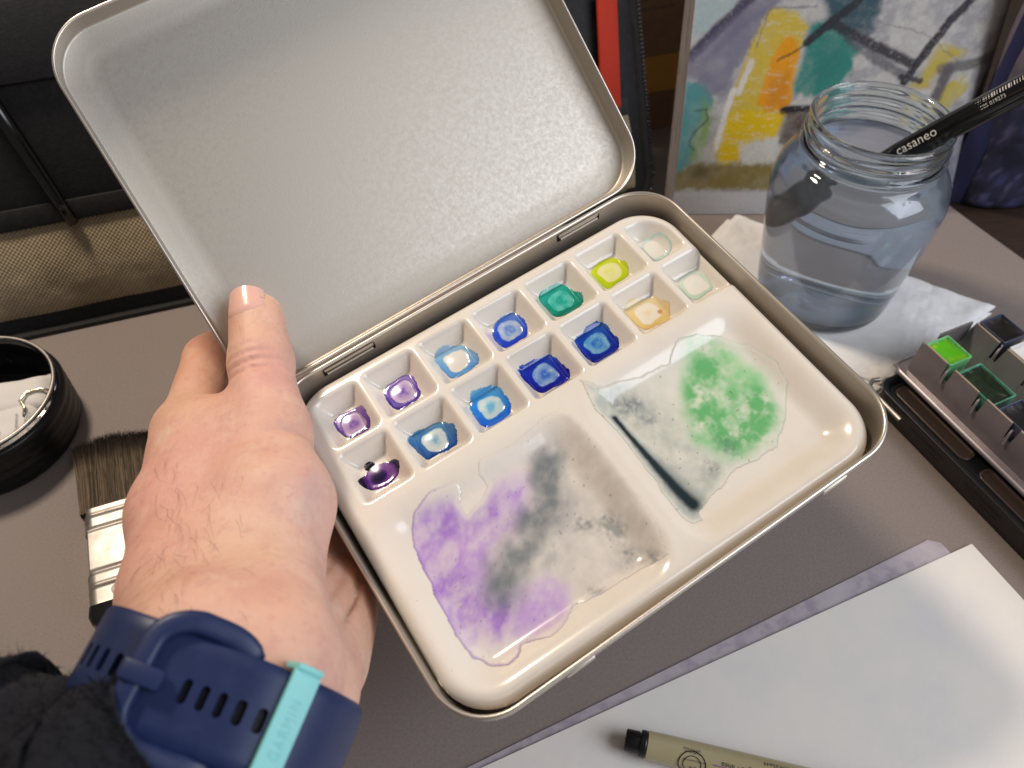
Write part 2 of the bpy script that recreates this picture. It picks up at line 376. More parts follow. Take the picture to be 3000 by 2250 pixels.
def ceramic_h(u, v):
    out = sd_rr(u, v, -PX, PX, -PY, PY, PRAD)
    e = np.clip(-out, 0, 0.45); h = ZT - 0.55 + .55 / .45 * np.sqrt(np.maximum(0.45 ** 2 - (0.45 - e) ** 2, 0)) - 0.06 * (1 - sstep(0, 1.3, -out))
    h = h - np.where(out > 0, out * 6, 0)
    inner = sd_rr(u, v, -PX + 0.46, PX - 0.46, -PY + 0.44, PY - 0.5, 1.5)
    for i, (x0, x1, y0, y1) in enumerate(WELLS):
        d = -sd_rr(u, v, x0, x1, y0, y1, 0.22)
        if i in (0, 12): d = -smax(-d, inner, 0.3)
        w = sstep(-0.1, 0.16, d) * 0.16 + 0.56 * sstep(-.02, 0.48, d)
        cx, cy = (x0 + x1) / 2, (y0 + y1) / 2
        w = w - 0.03 * (1 - sstep(0.0, 0.5, np.hypot(u - cx, v - cy)))
        h = h - np.where(d > -0.12, w, 0)
    for x0, x1, y0, y1 in PANS:
        d = -smax(sd_rr(u, v, x0, x1, y0, y1, 1.25), inner, 0.4)
        w = 0.64 * sstep(-0.2, 1.1, d) * (.45 + .55 * sstep(0, 2.2, y1 - v))
        h = h - np.where(d > -0.2, w, 0)
    return h
def cer_pts(u, v, dz=0.0):
    h = ceramic_h(u, v) + dz
    return np.stack([u, v, h - ZT + 1.62], -1)       # palette-local: z = 0 is its underside
c_, s_ = math.cos(ROT), math.sin(ROT)
RC = TR @ np.array([[c_, -s_, 0], [s_, c_, 0], [0, 0, 1]])
CORIG = tw((CC[0], CC[1], ZT - 1.62))
palette = empty('ceramic_palette', CORIG, RC, 'cream glazed ceramic palette with fourteen wells and two mixing pans, lying in the tin', 'paint palette')
st = 0.06
us = np.arange(-PX - 0.12, PX + 0.121, st); vs = np.arange(-PY - 0.12, PY + 0.121, st)
U, V = np.meshgrid(us, vs, indexing='ij'); OUT = sd_rr(U, V, -PX, PX, -PY, PY, PRAD)
# pull the outermost ring of grid points onto the smooth outline
g = np.stack(np.gradient(OUT, st), -1); g /= np.linalg.norm(g, axis=-1, keepdims=True) + 1e-9
sh = np.where(OUT > 0.0, OUT, 0); U2 = U - g[..., 0] * sh; V2 = V - g[..., 1] * sh
P = cer_pts(U2, V2); P[..., 2] -= np.where(OUT > 0.0, 0.0, 0)
keep = OUT < st * 1.3
q = grid_faces(len(us), len(vs), keep); vv, qq = compact(P.reshape(-1, 3), q)
mk('body', vv, qq, M_cer, palette)
# side wall and foot of the body, under its rounded edge
v, f = rr_sweep(2 * PX, 2 * PY, PRAD, [(0.0, 1.62 - 0.60), (0.03, 0.95), (0.24, 0.2), (0.45, 0.02), (0.8, 0.0)], 14, False, True)
mk('side_wall', v, [q[::-1] for q in f], M_cer, palette)

def film(name, u0, u1, v0, v1, step, fn, label, dz=0.012):
    uu, vv_ = np.meshgrid(np.arange(u0, u1, step), np.arange(v0, v1, step), indexing='ij')
    m, col, lift = fn(uu, vv_)
    P = cer_pts(uu, vv_, dz); P[..., 2] += lift
    q = grid_faces(uu.shape[0], uu.shape[1], m)
    if len(q) == 0: return
    a, b, c = compact(P.reshape(-1, 3), q, col.reshape(-1, 3))
    o = mk(name, a, b, M_paint, palette, cols=c); o['label'] = label
    return o
CER = lin(CERAM)
def pigment(c, t): return CER * np.power(np.maximum(lin(c), 0.004) / CER, np.clip(t, 0, 3)[..., None])
# (colour, ring strength, island strength, centre spot, label, fill)
WP = [((118, 84, 160), 1.15, .42, .75, 'greyed violet paint in the corner well by the thumb', .80),
      ((58, 14, 96), 1.7, .75, 1.3, 'very dark violet paint in the near corner well beside the hand', 1.0),
      ((112, 78, 170), 1.1, .32, .9, 'violet paint ring in the second well of the hinge row', .86),
      ((60, 118, 168), 1.2, .12, .42, 'steel blue paint ring in the second well of the near row', .95),
      ((110, 160, 204), .95, .04, .0, 'pale sky blue paint around a bare patch of glaze', .92),
      ((52, 138, 206), 1.2, .16, .55, 'bright sky blue paint with a pale swirl', .98),
      ((62, 100, 196), 1.2, .28, .85, 'cobalt blue paint with a spotted centre in the hinge row', .88),
      ((26, 66, 172), 1.5, .36, .55, 'deep ultramarine paint in the middle well of the near row', 1.02),
      ((24, 152, 134), 1.15, .55, .75, 'emerald green paint well', .95),
      ((22, 84, 168), 1.5, .40, .85, 'deep blue paint in the fifth well of the near row', 1.0),
      ((186, 200, 24), .95, .14, .28, 'lime yellow paint well', .88),
      ((214, 178, 96), .55, .06, .25, 'thin ochre paint with an orange fleck', .95),
      ((150, 196, 190), .5, .05, .0, 'clear water with a faint teal edge in the corner well', .7),
      ((176, 202, 176), .6, .05, .1, 'clear water with a faint green edge in the last near well', .8)]
for i, (x0, x1, y0, y1) in enumerate(WELLS):
    pc, rs, isl, spot, lab, fill = WP[i]
    cx, cy = (x0 + x1) / 2, (y0 + y1) / 2
    if i == 0: cx += 0.1; cy -= 0.12
    if i == 12: cx -= 0.14; cy -= 0.12
    def fn(u, v, i=i, cx=cx, cy=cy, pc=pc, rs=rs, isl=isl, spot=spot, fill=fill):
        du, dv = u - cx, v - cy
        n1 = fbm(u * 2.2, v * 2.2, 11 + i, 2); n2 = fbm(u * 5, v * 5, 31 + i, 4)
        n = 3.2
        r = (np.abs(du) ** n + np.abs(dv) ** n) ** (1 / n) / (0.78 * fill)
        ang = np.arctan2(dv, du); r = r + 0.12 * np.sin(ang * 2 + i * 1.7) * (0.5 if i not in (1, 3) else 1.2) + n1 * 0.26
        if i == 1:
            d1 = np.hypot(du / .80, (dv + .12) / .46); d2 = np.hypot(du + .16, dv - .44) / .21
            r = np.minimum(d1, d2) + n1 * .12 + n2 * .04
        ri = (np.abs(du) ** 3 + np.abs(dv) ** 3) ** (1 / 3) / 0.45 + n2 * 0.16 + 0.05 * np.sin(ang * 3 + i)
        low = 0.5 + 0.5 * (-dv * 0.9 - du * 0.35) / 0.6
        t = rs * (0.72 + 0.75 * np.clip(low, 0, 1.2)) * (1 + n1 * 0.4)
        isl_m = 1 - sstep(0.93, 1.06, ri)
        t = t * (1 - isl_m) + (isl * (1 + n2 * 1.2)) * isl_m
        t = t + spot * (1 - sstep(0.18, 0.62, ri + n2 * 0.7)) * (0.7 + n2 * 1.6)
        t = t + 0.25 * rs * np.exp(-((r - 0.98) / 0.035) ** 2)
        t = t * (1 - 0.6 * sstep(0.9, 1.0, r) * (dv > 0.1))
        if i == 1:
            t = 0.62 + .5 * n2 + 1.5 * sstep(.48, .70, np.abs(du - .02)) + 1.1 * (1 - sstep(.1, .3, np.hypot((du + .1) / 1.3, dv + .12) + .1 * n2)) + 2.0 * (1 - sstep(.7, 1.05, d2))
        col = pigment(pc, t)
        if i == 11: col = lay(col, (1 - sstep(0.05, 0.14, np.hypot(du - 0.42, dv + 0.22))) * 0.8, (196, 110, 60))
        m = r < 1.0
        return m, col, 0.014 * sstep(1.0, 0.85, r) * (1 - isl_m)
    film('paint_pool', x0 + 0.02, x1 - 0.02, y0 + 0.02, y1 - 0.02, 0.03, fn, lab)

W = {
 'washL': [(2.18, -7.14), (2.54, -6.82), (3.3, -6.57), (4.26, -6.76), (4.31, -7.19), (4.0, -7.46), (3.98, -7.93), (4.64, -7.72), (5.09, -7.44), (5.08, -7.03), (5.34, -6.61), (6.72, -6.76), (8.1, -6.55), (8.8, -6.6), (9.1, -7.06), (9.2, -8.68), (9.1, -10.79), (8.9, -12.16), (8.6, -13.05), (8.07, -12.93), (7.27, -12.82), (6.18, -12.76), (5.71, -12.69), (5.21, -12.55), (4.6, -12.93), (3.98, -12.99), (3.13, -12.65), (2.8, -12.91), (2.37, -12.94), (1.96, -12.69), (1.56, -12.06), (1.46, -11.17), (1.59, -10.0), (1.74, -8.78), (1.85, -7.85)],
 'purp': [(2.18, -7.14), (2.91, -7.08), (3.77, -7.69), (3.97, -8.22), (5.87, -7.9), (6.44, -8.0), (5.6, -8.98), (4.16, -9.29), (3.64, -9.84), (3.09, -10.17), (3.01, -11.07), (3.71, -11.29), (3.51, -11.84), (2.79, -11.93), (2.14, -11.39), (1.49, -11.11), (1.59, -10.0), (1.74, -8.78), (1.85, -7.85)],
 'lil': [(4.18, -11.1), (4.96, -11.21), (5.42, -11.79), (5.14, -12.54), (4.45, -12.91), (3.77, -12.69), (3.24, -11.99)],
 'greyL': [(7.55, -7.05), (8.0, -7.48), (7.02, -8.62), (7.68, -9.88), (6.56, -10.42), (6.39, -11.04), (5.37, -11.49), (4.81, -10.92), (4.02, -10.82), (3.44, -11.19), (2.97, -10.87), (3.13, -10.37), (3.87, -10.0), (4.92, -9.73), (5.72, -9.07), (6.58, -8.6), (7.01, -7.7)],
 'greyR': [(9.02, -6.71), (9.56, -8.59), (9.33, -10.85), (8.87, -12.6), (7.43, -12.84), (6.18, -12.76), (5.64, -12.55), (5.5, -11.67), (6.54, -10.96), (7.59, -10.0), (7.3, -8.62), (8.08, -7.11)],
 'washR': [(10.08, -6.05), (10.62, -6.69), (11.44, -6.87), (12.21, -7.12), (13.21, -7.22), (13.92, -6.74), (14.81, -6.88), (15.66, -7.46), (16.25, -8.33), (16.52, -9.53), (16.23, -10.41), (15.29, -11.37), (14.29, -11.99), (13.42, -12.02), (12.54, -11.83), (11.71, -12.09), (11.0, -12.21), (10.48, -12.35), (10.4, -12.69), (9.95, -12.62), (9.75, -12.23), (9.8, -11.53), (9.88, -10.36), (9.99, -8.91), (9.84, -7.19)],
 'green': [(13.42, -7.63), (14.4, -6.84), (15.36, -7.29), (15.78, -8.36), (15.92, -9.46), (15.66, -10.48), (15.16, -11.27), (14.15, -11.67), (12.9, -11.66), (12.28, -11.43), (11.96, -10.32), (12.57, -8.94)],
 'stroke': [(10.30, -7.91), (10.34, -9.74), (10.41, -11.47), (10.5, -12.01)],
 'blotch': [(7.05, -10.49), (7.75, -11.26), (7.75, -10.89), (7.64, -12.1), (8.14, -12.72), (6.01, -12.64)],
 'pblot': [(3.16, -7.83), (2.24, -9.49), (3.26, -11.58), (4.6, -8.4), (1.75, -8.5), (2.5, -10.4)],
 'blotR': [(11.28, -7.77), (11.34, -8.51), (10.83, -7.67), (12.87, -10.97), (11.9, -11.3)],
 'gblot': [(14.43, -8.12), (13.41, -8.83), (14.88, -10.38), (13.2, -10.9), (12.9, -9.9), (14.0, -11.1)]}
W = {k: np.stack(cer_uv(np.array(p)[:, 0], np.array(p)[:, 1]), 1) for k, p in W.items()}
def edge_dark(sd, w=0.03): return np.exp(-((sd + w) / w) ** 2)
def spots(u, v, pts, r0, seed):
    s = 0
    for k, (a, b) in enumerate(pts):
        s = s + np.exp(-(((u - a) ** 2 + (v - b) ** 2) / (r0 * (0.7 + 0.6 * ((k * 37 + seed) % 10) / 10)) ** 2))
    return s
def wash_left(u, v):
    wu = u + 0.35 * fbm(u * 1.3, v * 1.3, 3); wv = v + 0.35 * fbm(u * 1.3, v * 1.3, 23)
    fine = fbm(u * 7, v * 7, 41, 4); mid = fbm(u * 2.1 + v, v * 2.1 - u, 51, 4)
    sd = poly_sd(u, v, W['washL']) + 0.13 * fbm(u * 2.4, v * 2.4, 61, 4)
    col = np.broadcast_to(CER, u.shape + (3,)).copy()
    st_ = fbm((u + v) * 0.9 + .5 * fbm(u, v, 9), (u - v) * 1.9 + .8 * fbm(u * 2, v * 2, 19), 57, 4)
    fade = sstep(0, -0.3, sd); left = sstep(-4.4, -6.2, u); low_ = sstep(-3.2, -5.2, v) * sstep(-1.5, -3.5, u)
    fadeL = np.maximum(fade, np.maximum(left, low_ * .7))
    col = lay(col, (0.16 + 0.25 * mid) * fade, (196, 186, 184))
    pu = sstep(0.75, -0.35, poly_sd(wu, wv, W['purp']) + mid * 0.6)
    col = lay(col, pu * fadeL * np.clip(0.62 + 1.0 * st_ + .7 * mid + 0.2 * fine, 0.42, .95), (180, 142, 206))
    col = lay(col, fadeL * np.clip(spots(wu, wv, W['pblot'], 0.7, 3) * (0.45 + 0.9 * st_ + .4 * fine), 0, 0.7), (146, 100, 186))
    col = lay(col, sstep(0.45, -0.4, poly_sd(wu, wv, W['lil']) + mid * .5) * fadeL * np.clip(0.7 + mid + .3 * fine, 0.2, .95), (186, 150, 206))
    col = lay(col, sstep(0.7, -0.6, poly_sd(wu, wv, W['greyR'])) * fade * (0.30 + 0.6 * mid + .1 * st_), (176, 168, 156))
    gl = sstep(0.5, -0.6, poly_sd(wu, wv, W['greyL']) + mid * 0.5)
    col = lay(col, gl * np.clip(0.5 + 0.6 * mid + 0.7 * st_, 0.1, 0.9), (128, 130, 134))
    d = line_d(wu, wv, [W['greyL'][12] + A3(0.15, -.1), A3(-5.35, -3.6), A3(-3.8, -2.4), A3(-2.3, -1.7), A3(-1.4, -0.2)])
    col = lay(col, (1 - sstep(0.15, 1.0, d)) * np.clip(.7 + .7 * mid + .5 * st_, 0, .9) * sstep(-.1, -.9, v + .2 * u), (104, 112, 116))
    col = lay(col, np.clip(spots(wu, wv, W['blotch'], 0.34, 5) * (0.5 + fine * 1.2), 0, 0.7), (112, 118, 116))
    col = lay(col, edge_dark(sd, 0.05) * (0.04 + 0.5 * left + .1 * low_), (140, 100, 176))
    sp = vnoise(u * 9, v * 9, 77); col = lay(col, sstep(0.955, 0.985, sp) * .6, (100, 92, 100))
    return sd < 0, col, 0.012 * sstep(0, -0.1, sd)
film('mixing_wash', PANS[0][0] + 0.1, PANS[0][1] + 0.3, PANS[0][2] - 0.05, PANS[0][3] - 0.02, 0.042, wash_left, 'violet and grey wash puddled across the mixing pan nearest the hand')
def wash_right(u, v):
    wu = u + 0.4 * fbm(u * 1.4, v * 1.4, 5); wv = v + 0.4 * fbm(u * 1.4, v * 1.4, 25)
    fine = fbm(u * 7, v * 7, 43, 4); mid = fbm(u * 2.3, v * 2.3, 53, 4)
    sd = poly_sd(u, v, W['washR']) + 0.16 * fbm(u * 2.2, v * 2.2, 63, 4)
    col = np.broadcast_to(CER, u.shape + (3,)).copy()
    fade = sstep(0, -0.25, sd)
    col = lay(col, (0.30 + 0.3 * mid) * (.35 + .65 * fade), (188, 198, 182))
    col = lay(col, sstep(0.4, -1.2, u - 3.4 + v * 0.12) * fade * (0.34 + 0.7 * mid + .3 * fine), (156, 164, 158))
    gr = sstep(0.3, -0.45, poly_sd(wu, wv, W['green']) + mid * 0.3)
    col = lay(col, gr * np.clip(0.68 + 1.2 * mid + .25 * fine, .2, .95), (150, 202, 146))
    col = lay(col, gr * np.clip(spots(wu, wv, W['gblot'], 0.75, 2) * (0.65 + 2.2 * mid + .6 * fine), 0, .85), (88, 168, 100))
    col = lay(col, np.clip(spots(wu, wv, W['blotR'], 0.36, 4) * (0.45 + fine), 0, .7), (96, 106, 112))
    d = line_d(u + 0.05 * fine, v, W['stroke']); wdt = 0.10 + 0.18 * sstep(-1.0, -4.9, v)
    col = lay(col, (1 - sstep(wdt * 0.7, wdt * 2.6, d)) * 0.6, (84, 100, 104))
    col = lay(col, 1 - sstep(wdt * 0.4, wdt * 1.35, d), (26, 42, 48))
    col = lay(col, edge_dark(sd, 0.03) * 0.32, (118, 156, 132))
    sp = vnoise(u * 8, v * 8, 78); col = lay(col, sstep(0.95, 0.98, sp) * .6, (84, 96, 90))
    return sd < 0, col, 0.012 * sstep(0, -0.1, sd)
film('mixing_wash', PANS[1][0] - 0.5, PANS[1][1] + 0.05, PANS[1][2], PANS[1][3] + 0.35, 0.042, wash_right, 'green and grey wash with a dark teal stroke in the far mixing pan')

# ------------------------------------------------------------------ the hand
def surface_nets(F, org, h):
    nx, ny, nz = F.shape; sg = F < 0
    c = np.zeros((nx - 1, ny - 1, nz - 1), np.int8)
    for dx in (0, 1):
        for dy in (0, 1):
            for dz in (0, 1): c += sg[dx:nx - 1 + dx, dy:ny - 1 + dy, dz:nz - 1 + dz]
    act = (c > 0) & (c < 8); idx = -np.ones(act.shape, np.int64); I = np.argwhere(act); idx[act] = np.arange(len(I))
    acc = np.zeros((len(I), 3)); cnt = np.zeros(len(I))
    cor = [(a, b, d) for a in (0, 1) for b in (0, 1) for d in (0, 1)]
    for p in cor:
        for ax in range(3):
            if p[ax] == 1: continue
            q = list(p); q[ax] = 1
            fa = F[I[:, 0] + p[0], I[:, 1] + p[1], I[:, 2] + p[2]]; fb = F[I[:, 0] + q[0], I[:, 1] + q[1], I[:, 2] + q[2]]
            m = (fa < 0) != (fb < 0); t = np.where(m, fa / np.where(m, fa - fb, 1), 0)
            e = np.tile(np.array(p, float), (len(I), 1)); e[:, ax] += t; acc += e * m[:, None]; cnt += m
    V = (I + acc / cnt[:, None]) * h + org
    quads = []
    for ax in range(3):
        o1, o2 = [(1, 2), (2, 0), (0, 1)][ax]
        A_ = np.take(sg, range(F.shape[ax] - 1), ax); B_ = np.take(sg, range(1, F.shape[ax]), ax)
        E = np.argwhere(A_ != B_); E = E[(E[:, o1] > 0) & (E[:, o2] > 0) & (E[:, o1] < F.shape[o1] - 1) & (E[:, o2] < F.shape[o2] - 1)]
        s = A_[E[:, 0], E[:, 1], E[:, 2]]
        def cell(a, b):
            k = E.copy(); k[:, o1] -= a; k[:, o2] -= b; return idx[k[:, 0], k[:, 1], k[:, 2]]
        q = np.stack([cell(1, 1), cell(0, 1), cell(0, 0), cell(1, 0)], 1); q[~s] = q[~s][:, ::-1]; quads.append(q)
    return V, np.concatenate(quads)

def cone_sd(P, a, b, ra, rb):
    e = b - a; t = np.clip(((P - a) @ e) / (e @ e), 0, 1).astype(np.float32)
    return np.sqrt(((P - a - t[..., None] * e) ** 2).sum(-1)) - (ra + (rb - ra) * t)
def smin(a, b, k):
    h = np.clip(0.5 + 0.5 * (b - a) / k, 0, 1); return b * (1 - h) + a * h - k * h * (1 - h)

tipP, ipP, mcpP = at(555, 690, 31.1), at(564, 785, 30.3), at(580, 935, 28.9)
cmcP = at(520, 1235, 25.6)
wrC = at(458, 1520, 21.3)                       # middle of the wrist under the strap
wrW = at(735, 1605, 21.5) - at(190, 1390, 21.5); wrW /= np.linalg.norm(wrW)
wrA = at(520, 1330, 21.9) - at(415, 1640, 20.4); wrA -= wrW * (wrA @ wrW); wrA /= np.linalg.norm(wrA)
wrN = np.cross(wrW, wrA)                        # out of the side that carries the buckle
if wrN @ FW > 0: wrN = -wrN
armP = wrC - wrA * 12.0
WHALF, WR = 0.9, 2.2
def tp(x, y, z): return tw((x, y, z))
PRIMS = [  # a, b, ra, rb, blend
 (tipP, ipP, 1.0, 1.12, .3), (ipP, (ipP + mcpP) / 2, 1.12, 1.10, .3), ((ipP + mcpP) / 2, mcpP, 1.10, 1.18, .3),
 (mcpP, at(594, 1085, 27.2), 1.14, 1.72, .6), (at(596, 1090, 27.2), at(560, 1230, 26.0), 1.72, 1.75, .8),
 (at(560, 1230, 26.0), wrC + wrW * .75 + wrA * 1.5, 1.75, 1.85, .9),
 # index metacarpal along the left outline, web to the thumb
 (at(408, 935, 30.2), at(390, 1110, 27.6), 1.1, 1.52, .8), (at(390, 1110, 27.6), at(400, 1290, 25.0), 1.52, 1.7, .8), (at(400, 1290, 25.0), wrC - wrW * .75 + wrA * 1.0, 1.72, 1.85, .8),
 (at(490, 1010, 29.0), at(470, 1260, 25.8), 1.45, 2.0, 1.2), (at(470, 935, 29.8), mcpP, .95, 1.15, 1.0), (at(440, 960, 29.6), at(560, 1120, 27.4), 1.3, 1.6, 1.2),
 # index finger, behind the lid
 (at(412, 925, 30.6), at(452, 778, 33.6), 1.10, 0.98, .4), (at(452, 778, 33.6), tp(1.0, 4.2, -1.6), 0.98, 0.92, .25), (tp(1.0, 4.2, -1.6), tp(3.8, 3.0, -2.2), 0.9, 0.75, .25),
 # palm under the tin and its three fingers
 (at(408, 940, 30.6), tp(-1.1, -2.0, -3.0), 1.2, 1.3, .6), (tp(-1.1, -2.0, -3.0), at(500, 1330, 26.2), 1.4, 1.9, .8),
 (tp(-0.9, -4.4, -3.4), at(560, 1390, 26.0), 1.35, 1.9, .8), (tp(-0.8, -6.6, -3.4), at(640, 1440, 25.8), 1.3, 1.9, .8),
 (at(700, 1330, 28.3), at(640, 1500, 24.0), 1.5, 1.6, .7), (at(735, 1290, 29.2), at(690, 1440, 26.6), 1.05, 1.35, .6),
 (at(640, 1500, 24.0), wrC + wrW * .75, 1.6, 1.85, .7),
 (tp(-1.1, -2.0, -3.2), tp(3.6, -1.4, -3.4), 1.15, .98, .3), (tp(3.6, -1.4, -3.4), tp(7.6, -1.6, -3.05), .95, .75, .2),
 (tp(-0.9, -4.3, -3.4), tp(3.6, -3.8, -3.45), 1.12, .95, .3), (tp(3.6, -3.8, -3.45), tp(7.4, -4.0, -3.05), .92, .74, .2),
 (tp(-0.8, -6.4, -3.4), tp(2.8, -6.1, -3.4), 1.0, .84, .3), (tp(2.8, -6.1, -3.4), tp(5.8, -6.2, -3.0), .82, .66, .2),
 # forearm
 (wrC - wrW * WHALF + wrA * 1.0, armP - wrW * 1.3, WR - .3, 2.6, .5), (wrC + wrW * WHALF + wrA * 1.0, armP + wrW * 1.3, WR - .3, 2.6, .5)]
pts_ = np.array([p for r_ in PRIMS for p in r_[:2]]); lo = pts_.min(0) - 2.6; hi = pts_.max(0) + 2.6
hs = 0.1
nn = np.ceil((hi - lo) / hs).astype(int) + 1
G = np.stack(np.meshgrid(*[lo[k] + hs * np.arange(nn[k]) for k in range(3)], indexing='ij'), -1).astype(np.float32)
F = None
for a, b, ra, rb, k in PRIMS:
    a = a.astype(np.float32); b = b.astype(np.float32)
    m0 = np.maximum(((np.minimum(a, b) - max(ra, rb) - 1.6 - lo) / hs).astype(int), 0); m1 = np.minimum(((np.maximum(a, b) + max(ra, rb) + 1.6 - lo) / hs).astype(int) + 1, nn)
    if F is None: F = np.full(tuple(nn), 3.0, np.float32)
    sl = tuple(slice(m0[q], m1[q]) for q in range(3))
    F[sl] = smin(F[sl], cone_sd(G[sl], a, b, ra, rb), k)
# flesh gives way where it presses on the tin and on its lid
Q = to_tin(G)
qx = np.abs(Q[..., 0] - TW / 2) - TW / 2 - .03; qy = np.abs(Q[..., 1] + TH / 2) - TH / 2 - .03; qz = np.abs(Q[..., 2] + 1.1) - 1.16
box = np.sqrt(np.maximum(qx, 0) ** 2 + np.maximum(qy, 0) ** 2 + np.maximum(qz, 0) ** 2) + np.minimum(np.maximum(np.maximum(qx, qy), qz), 0)
F = -smin(-F, box, 0.12)
c_, s_ = math.cos(TA), math.sin(TA)
ls = Q[..., 1] * c_ + Q[..., 2] * s_; lt = -Q[..., 1] * s_ + Q[..., 2] * c_
qx = np.abs(Q[..., 0] - TW / 2) - LW / 2 - .02; qy = np.abs(ls - LH / 2) - LH / 2 - .03; qz = np.abs(lt + 1.08) - 0.14
box = np.sqrt(np.maximum(qx, 0) ** 2 + np.maximum(qy, 0) ** 2 + np.maximum(qz, 0) ** 2) + np.minimum(np.maximum(np.maximum(qx, qy), qz), 0)
F = -smin(-F, box, 0.1)
# skin folds at the thumb joint, at its base and across the heel of the palm
def crease(p, n, w, dep, rad):
    global F
    m0 = np.maximum(((p - rad - lo) / hs).astype(int), 0); m1 = np.minimum(((p + rad - lo) / hs).astype(int) + 1, nn)
    sl = tuple(slice(m0[q], m1[q]) for q in range(3)); D_ = G[sl] - p.astype(np.float32); d = D_ @ n
    F[sl] = F[sl] + dep * np.exp(-(d / w) ** 2) * np.clip(1 - np.linalg.norm(D_, axis=-1) / rad, 0, 1)
tdir = (tipP - ipP) / np.linalg.norm(tipP - ipP)
face = -FW
for k, (dv, dep) in enumerate(((-0.34, .16), (-.02, .20), (0.30, .16), (.62, .08))): crease(ipP + tdir * dv + face * 0.95, tdir, .10, dep, 1.35)
wdir = at(700, 1330, 28.) - at(640, 1500, 25.); wdir /= np.linalg.norm(wdir); hd = np.cross(wdir, FW); hd /= np.linalg.norm(hd)
for dx, dep in ((-.75, .30), (-.2, .16), (.3, .2), (.8, .14)): crease(at(705, 1350, 27.2) + hd * dx, hd, .12, dep, 2.6)
crease(at(645, 925, 27.6), (ipP - mcpP) / np.linalg.norm(ipP - mcpP), .13, .22, 1.3)
for dv, dep in ((-.5, .07), (-1.0, .06), (.5, .06)): crease(mcpP + tdir * dv + face * 1.1, tdir, .10, dep, 1.4)
HV, HQ = surface_nets(F, lo, hs)
for _ in range(1):                              # light smoothing
    e = np.concatenate([HQ[:, [0, 1]], HQ[:, [1, 2]], HQ[:, [2, 3]], HQ[:, [3, 0]]]); sm = np.zeros_like(HV); ct = np.zeros(len(HV))
    np.add.at(sm, e[:, 0], HV[e[:, 1]]); np.add.at(sm, e[:, 1], HV[e[:, 0]]); np.add.at(ct, e[:, 0], 1); np.add.at(ct, e[:, 1], 1)
    HV = HV * 0.5 + 0.5 * sm / np.maximum(ct, 1)[:, None]
hand_loc = wrC
person = empty('person', hand_loc, None, 'left hand of a person gripping the tin, thumb on its lid, navy fleece cuff', 'person')
def pk(name, v, f, m, parent=person, **k): return mk(name, np.asarray(v) - hand_loc, f, m, parent, **k)
sc_ = np.broadcast_to(lin((220, 174, 152)), HV.shape).copy()
for px, py, dp, rad_, c_k, op in ((330, 1080, 27, 2.2, (218, 156, 144), .7), (300, 1250, 25, 2.2, (218, 160, 146), .6), (665, 1085, 26.2, 1.3, (214, 174, 166), .35), (560, 1200, 24.5, 1.4, (226, 196, 168), .7), (640, 1230, 25, 1.2, (212, 170, 160), .35), (470, 1010, 28, 1.6, (218, 160, 150), .6), (430, 900, 30, 1.6, (222, 176, 140), .6), (420, 780, 33, 1.6, (222, 150, 118), .7), (770, 1330, 28.5, 2.0, (222, 164, 124), .8), (700, 1430, 26, 1.6, (224, 186, 152), .7), (556, 660, 30.2, 1.0, (230, 184, 156), .7), (570, 830, 29.3, 1.3, (226, 168, 160), .6), (560, 1340, 24, 1.5, (216, 180, 162), .6), (610, 1390, 23.5, .8, (190, 150, 148), .5)):
    w_k = np.exp(-((HV - at(px, py, dp)) ** 2).sum(1) / rad_ ** 2) * op; sc_ = sc_ * (1 - w_k[:, None]) + lin(c_k) * w_k[:, None]
for vein in (((690, 1010, 26.5), (640, 1120, 25.6), (600, 1230, 24.8)), ((660, 1200, 25.6), (600, 1330, 24.2)), ((520, 1150, 25.2), (560, 1290, 24.2))):
    for a_, b_ in zip(vein[:-1], vein[1:]): sc_ = (lambda w: sc_ * (1 - w) + lin((176, 158, 170)) * w)(np.exp(-(np.maximum(cone_sd(HV, at(*a_), at(*b_), 0, 0), 0) / .34) ** 2)[:, None] * .22)
hand = pk('hand', HV, HQ, M_skin, cols=sc_)
# thumb nail, bedded in the back of the thumb tip
side = np.cross(tdir, face); side /= np.linalg.norm(side); nrm = np.cross(side, tdir); nrm *= np.sign(nrm @ face)
tilt = math.radians(-13); n2 = nrm * math.cos(tilt) + side * math.sin(tilt); s2 = np.cross(n2, tdir); s2 = s2 if s2 @ side > 0 else -s2
NV = []; nu, nv_ = 15, 13
for i in range(nu):
    for j in range(nv_):
        a = (i / (nu - 1) * 2 - 1); t = j / (nv_ - 1)
        wid = 0.80 * (1 - 0.10 * t) ; th = a * 0.98
        along = -0.22 + 1.08 * t + (-(a * a) * 0.16 if t > .5 else (a * a) * 0.12 * (1 - 2 * t) * 1.0)
        rad = (1.0 + .07 * (1 - a ** 4)) * (1 - .05 * (1 - min(t / .18, 1)) ** 2) - .07 * max(t - .55, 0)
        NV.append(tipP + tdir * along + (math.sin(th) * s2 * wid / 0.83 + (math.cos(th)) * n2) * rad * 1.0)
NV = np.array(NV)
pk('thumb_nail', NV, grid_faces(nu, nv_), M_nail)
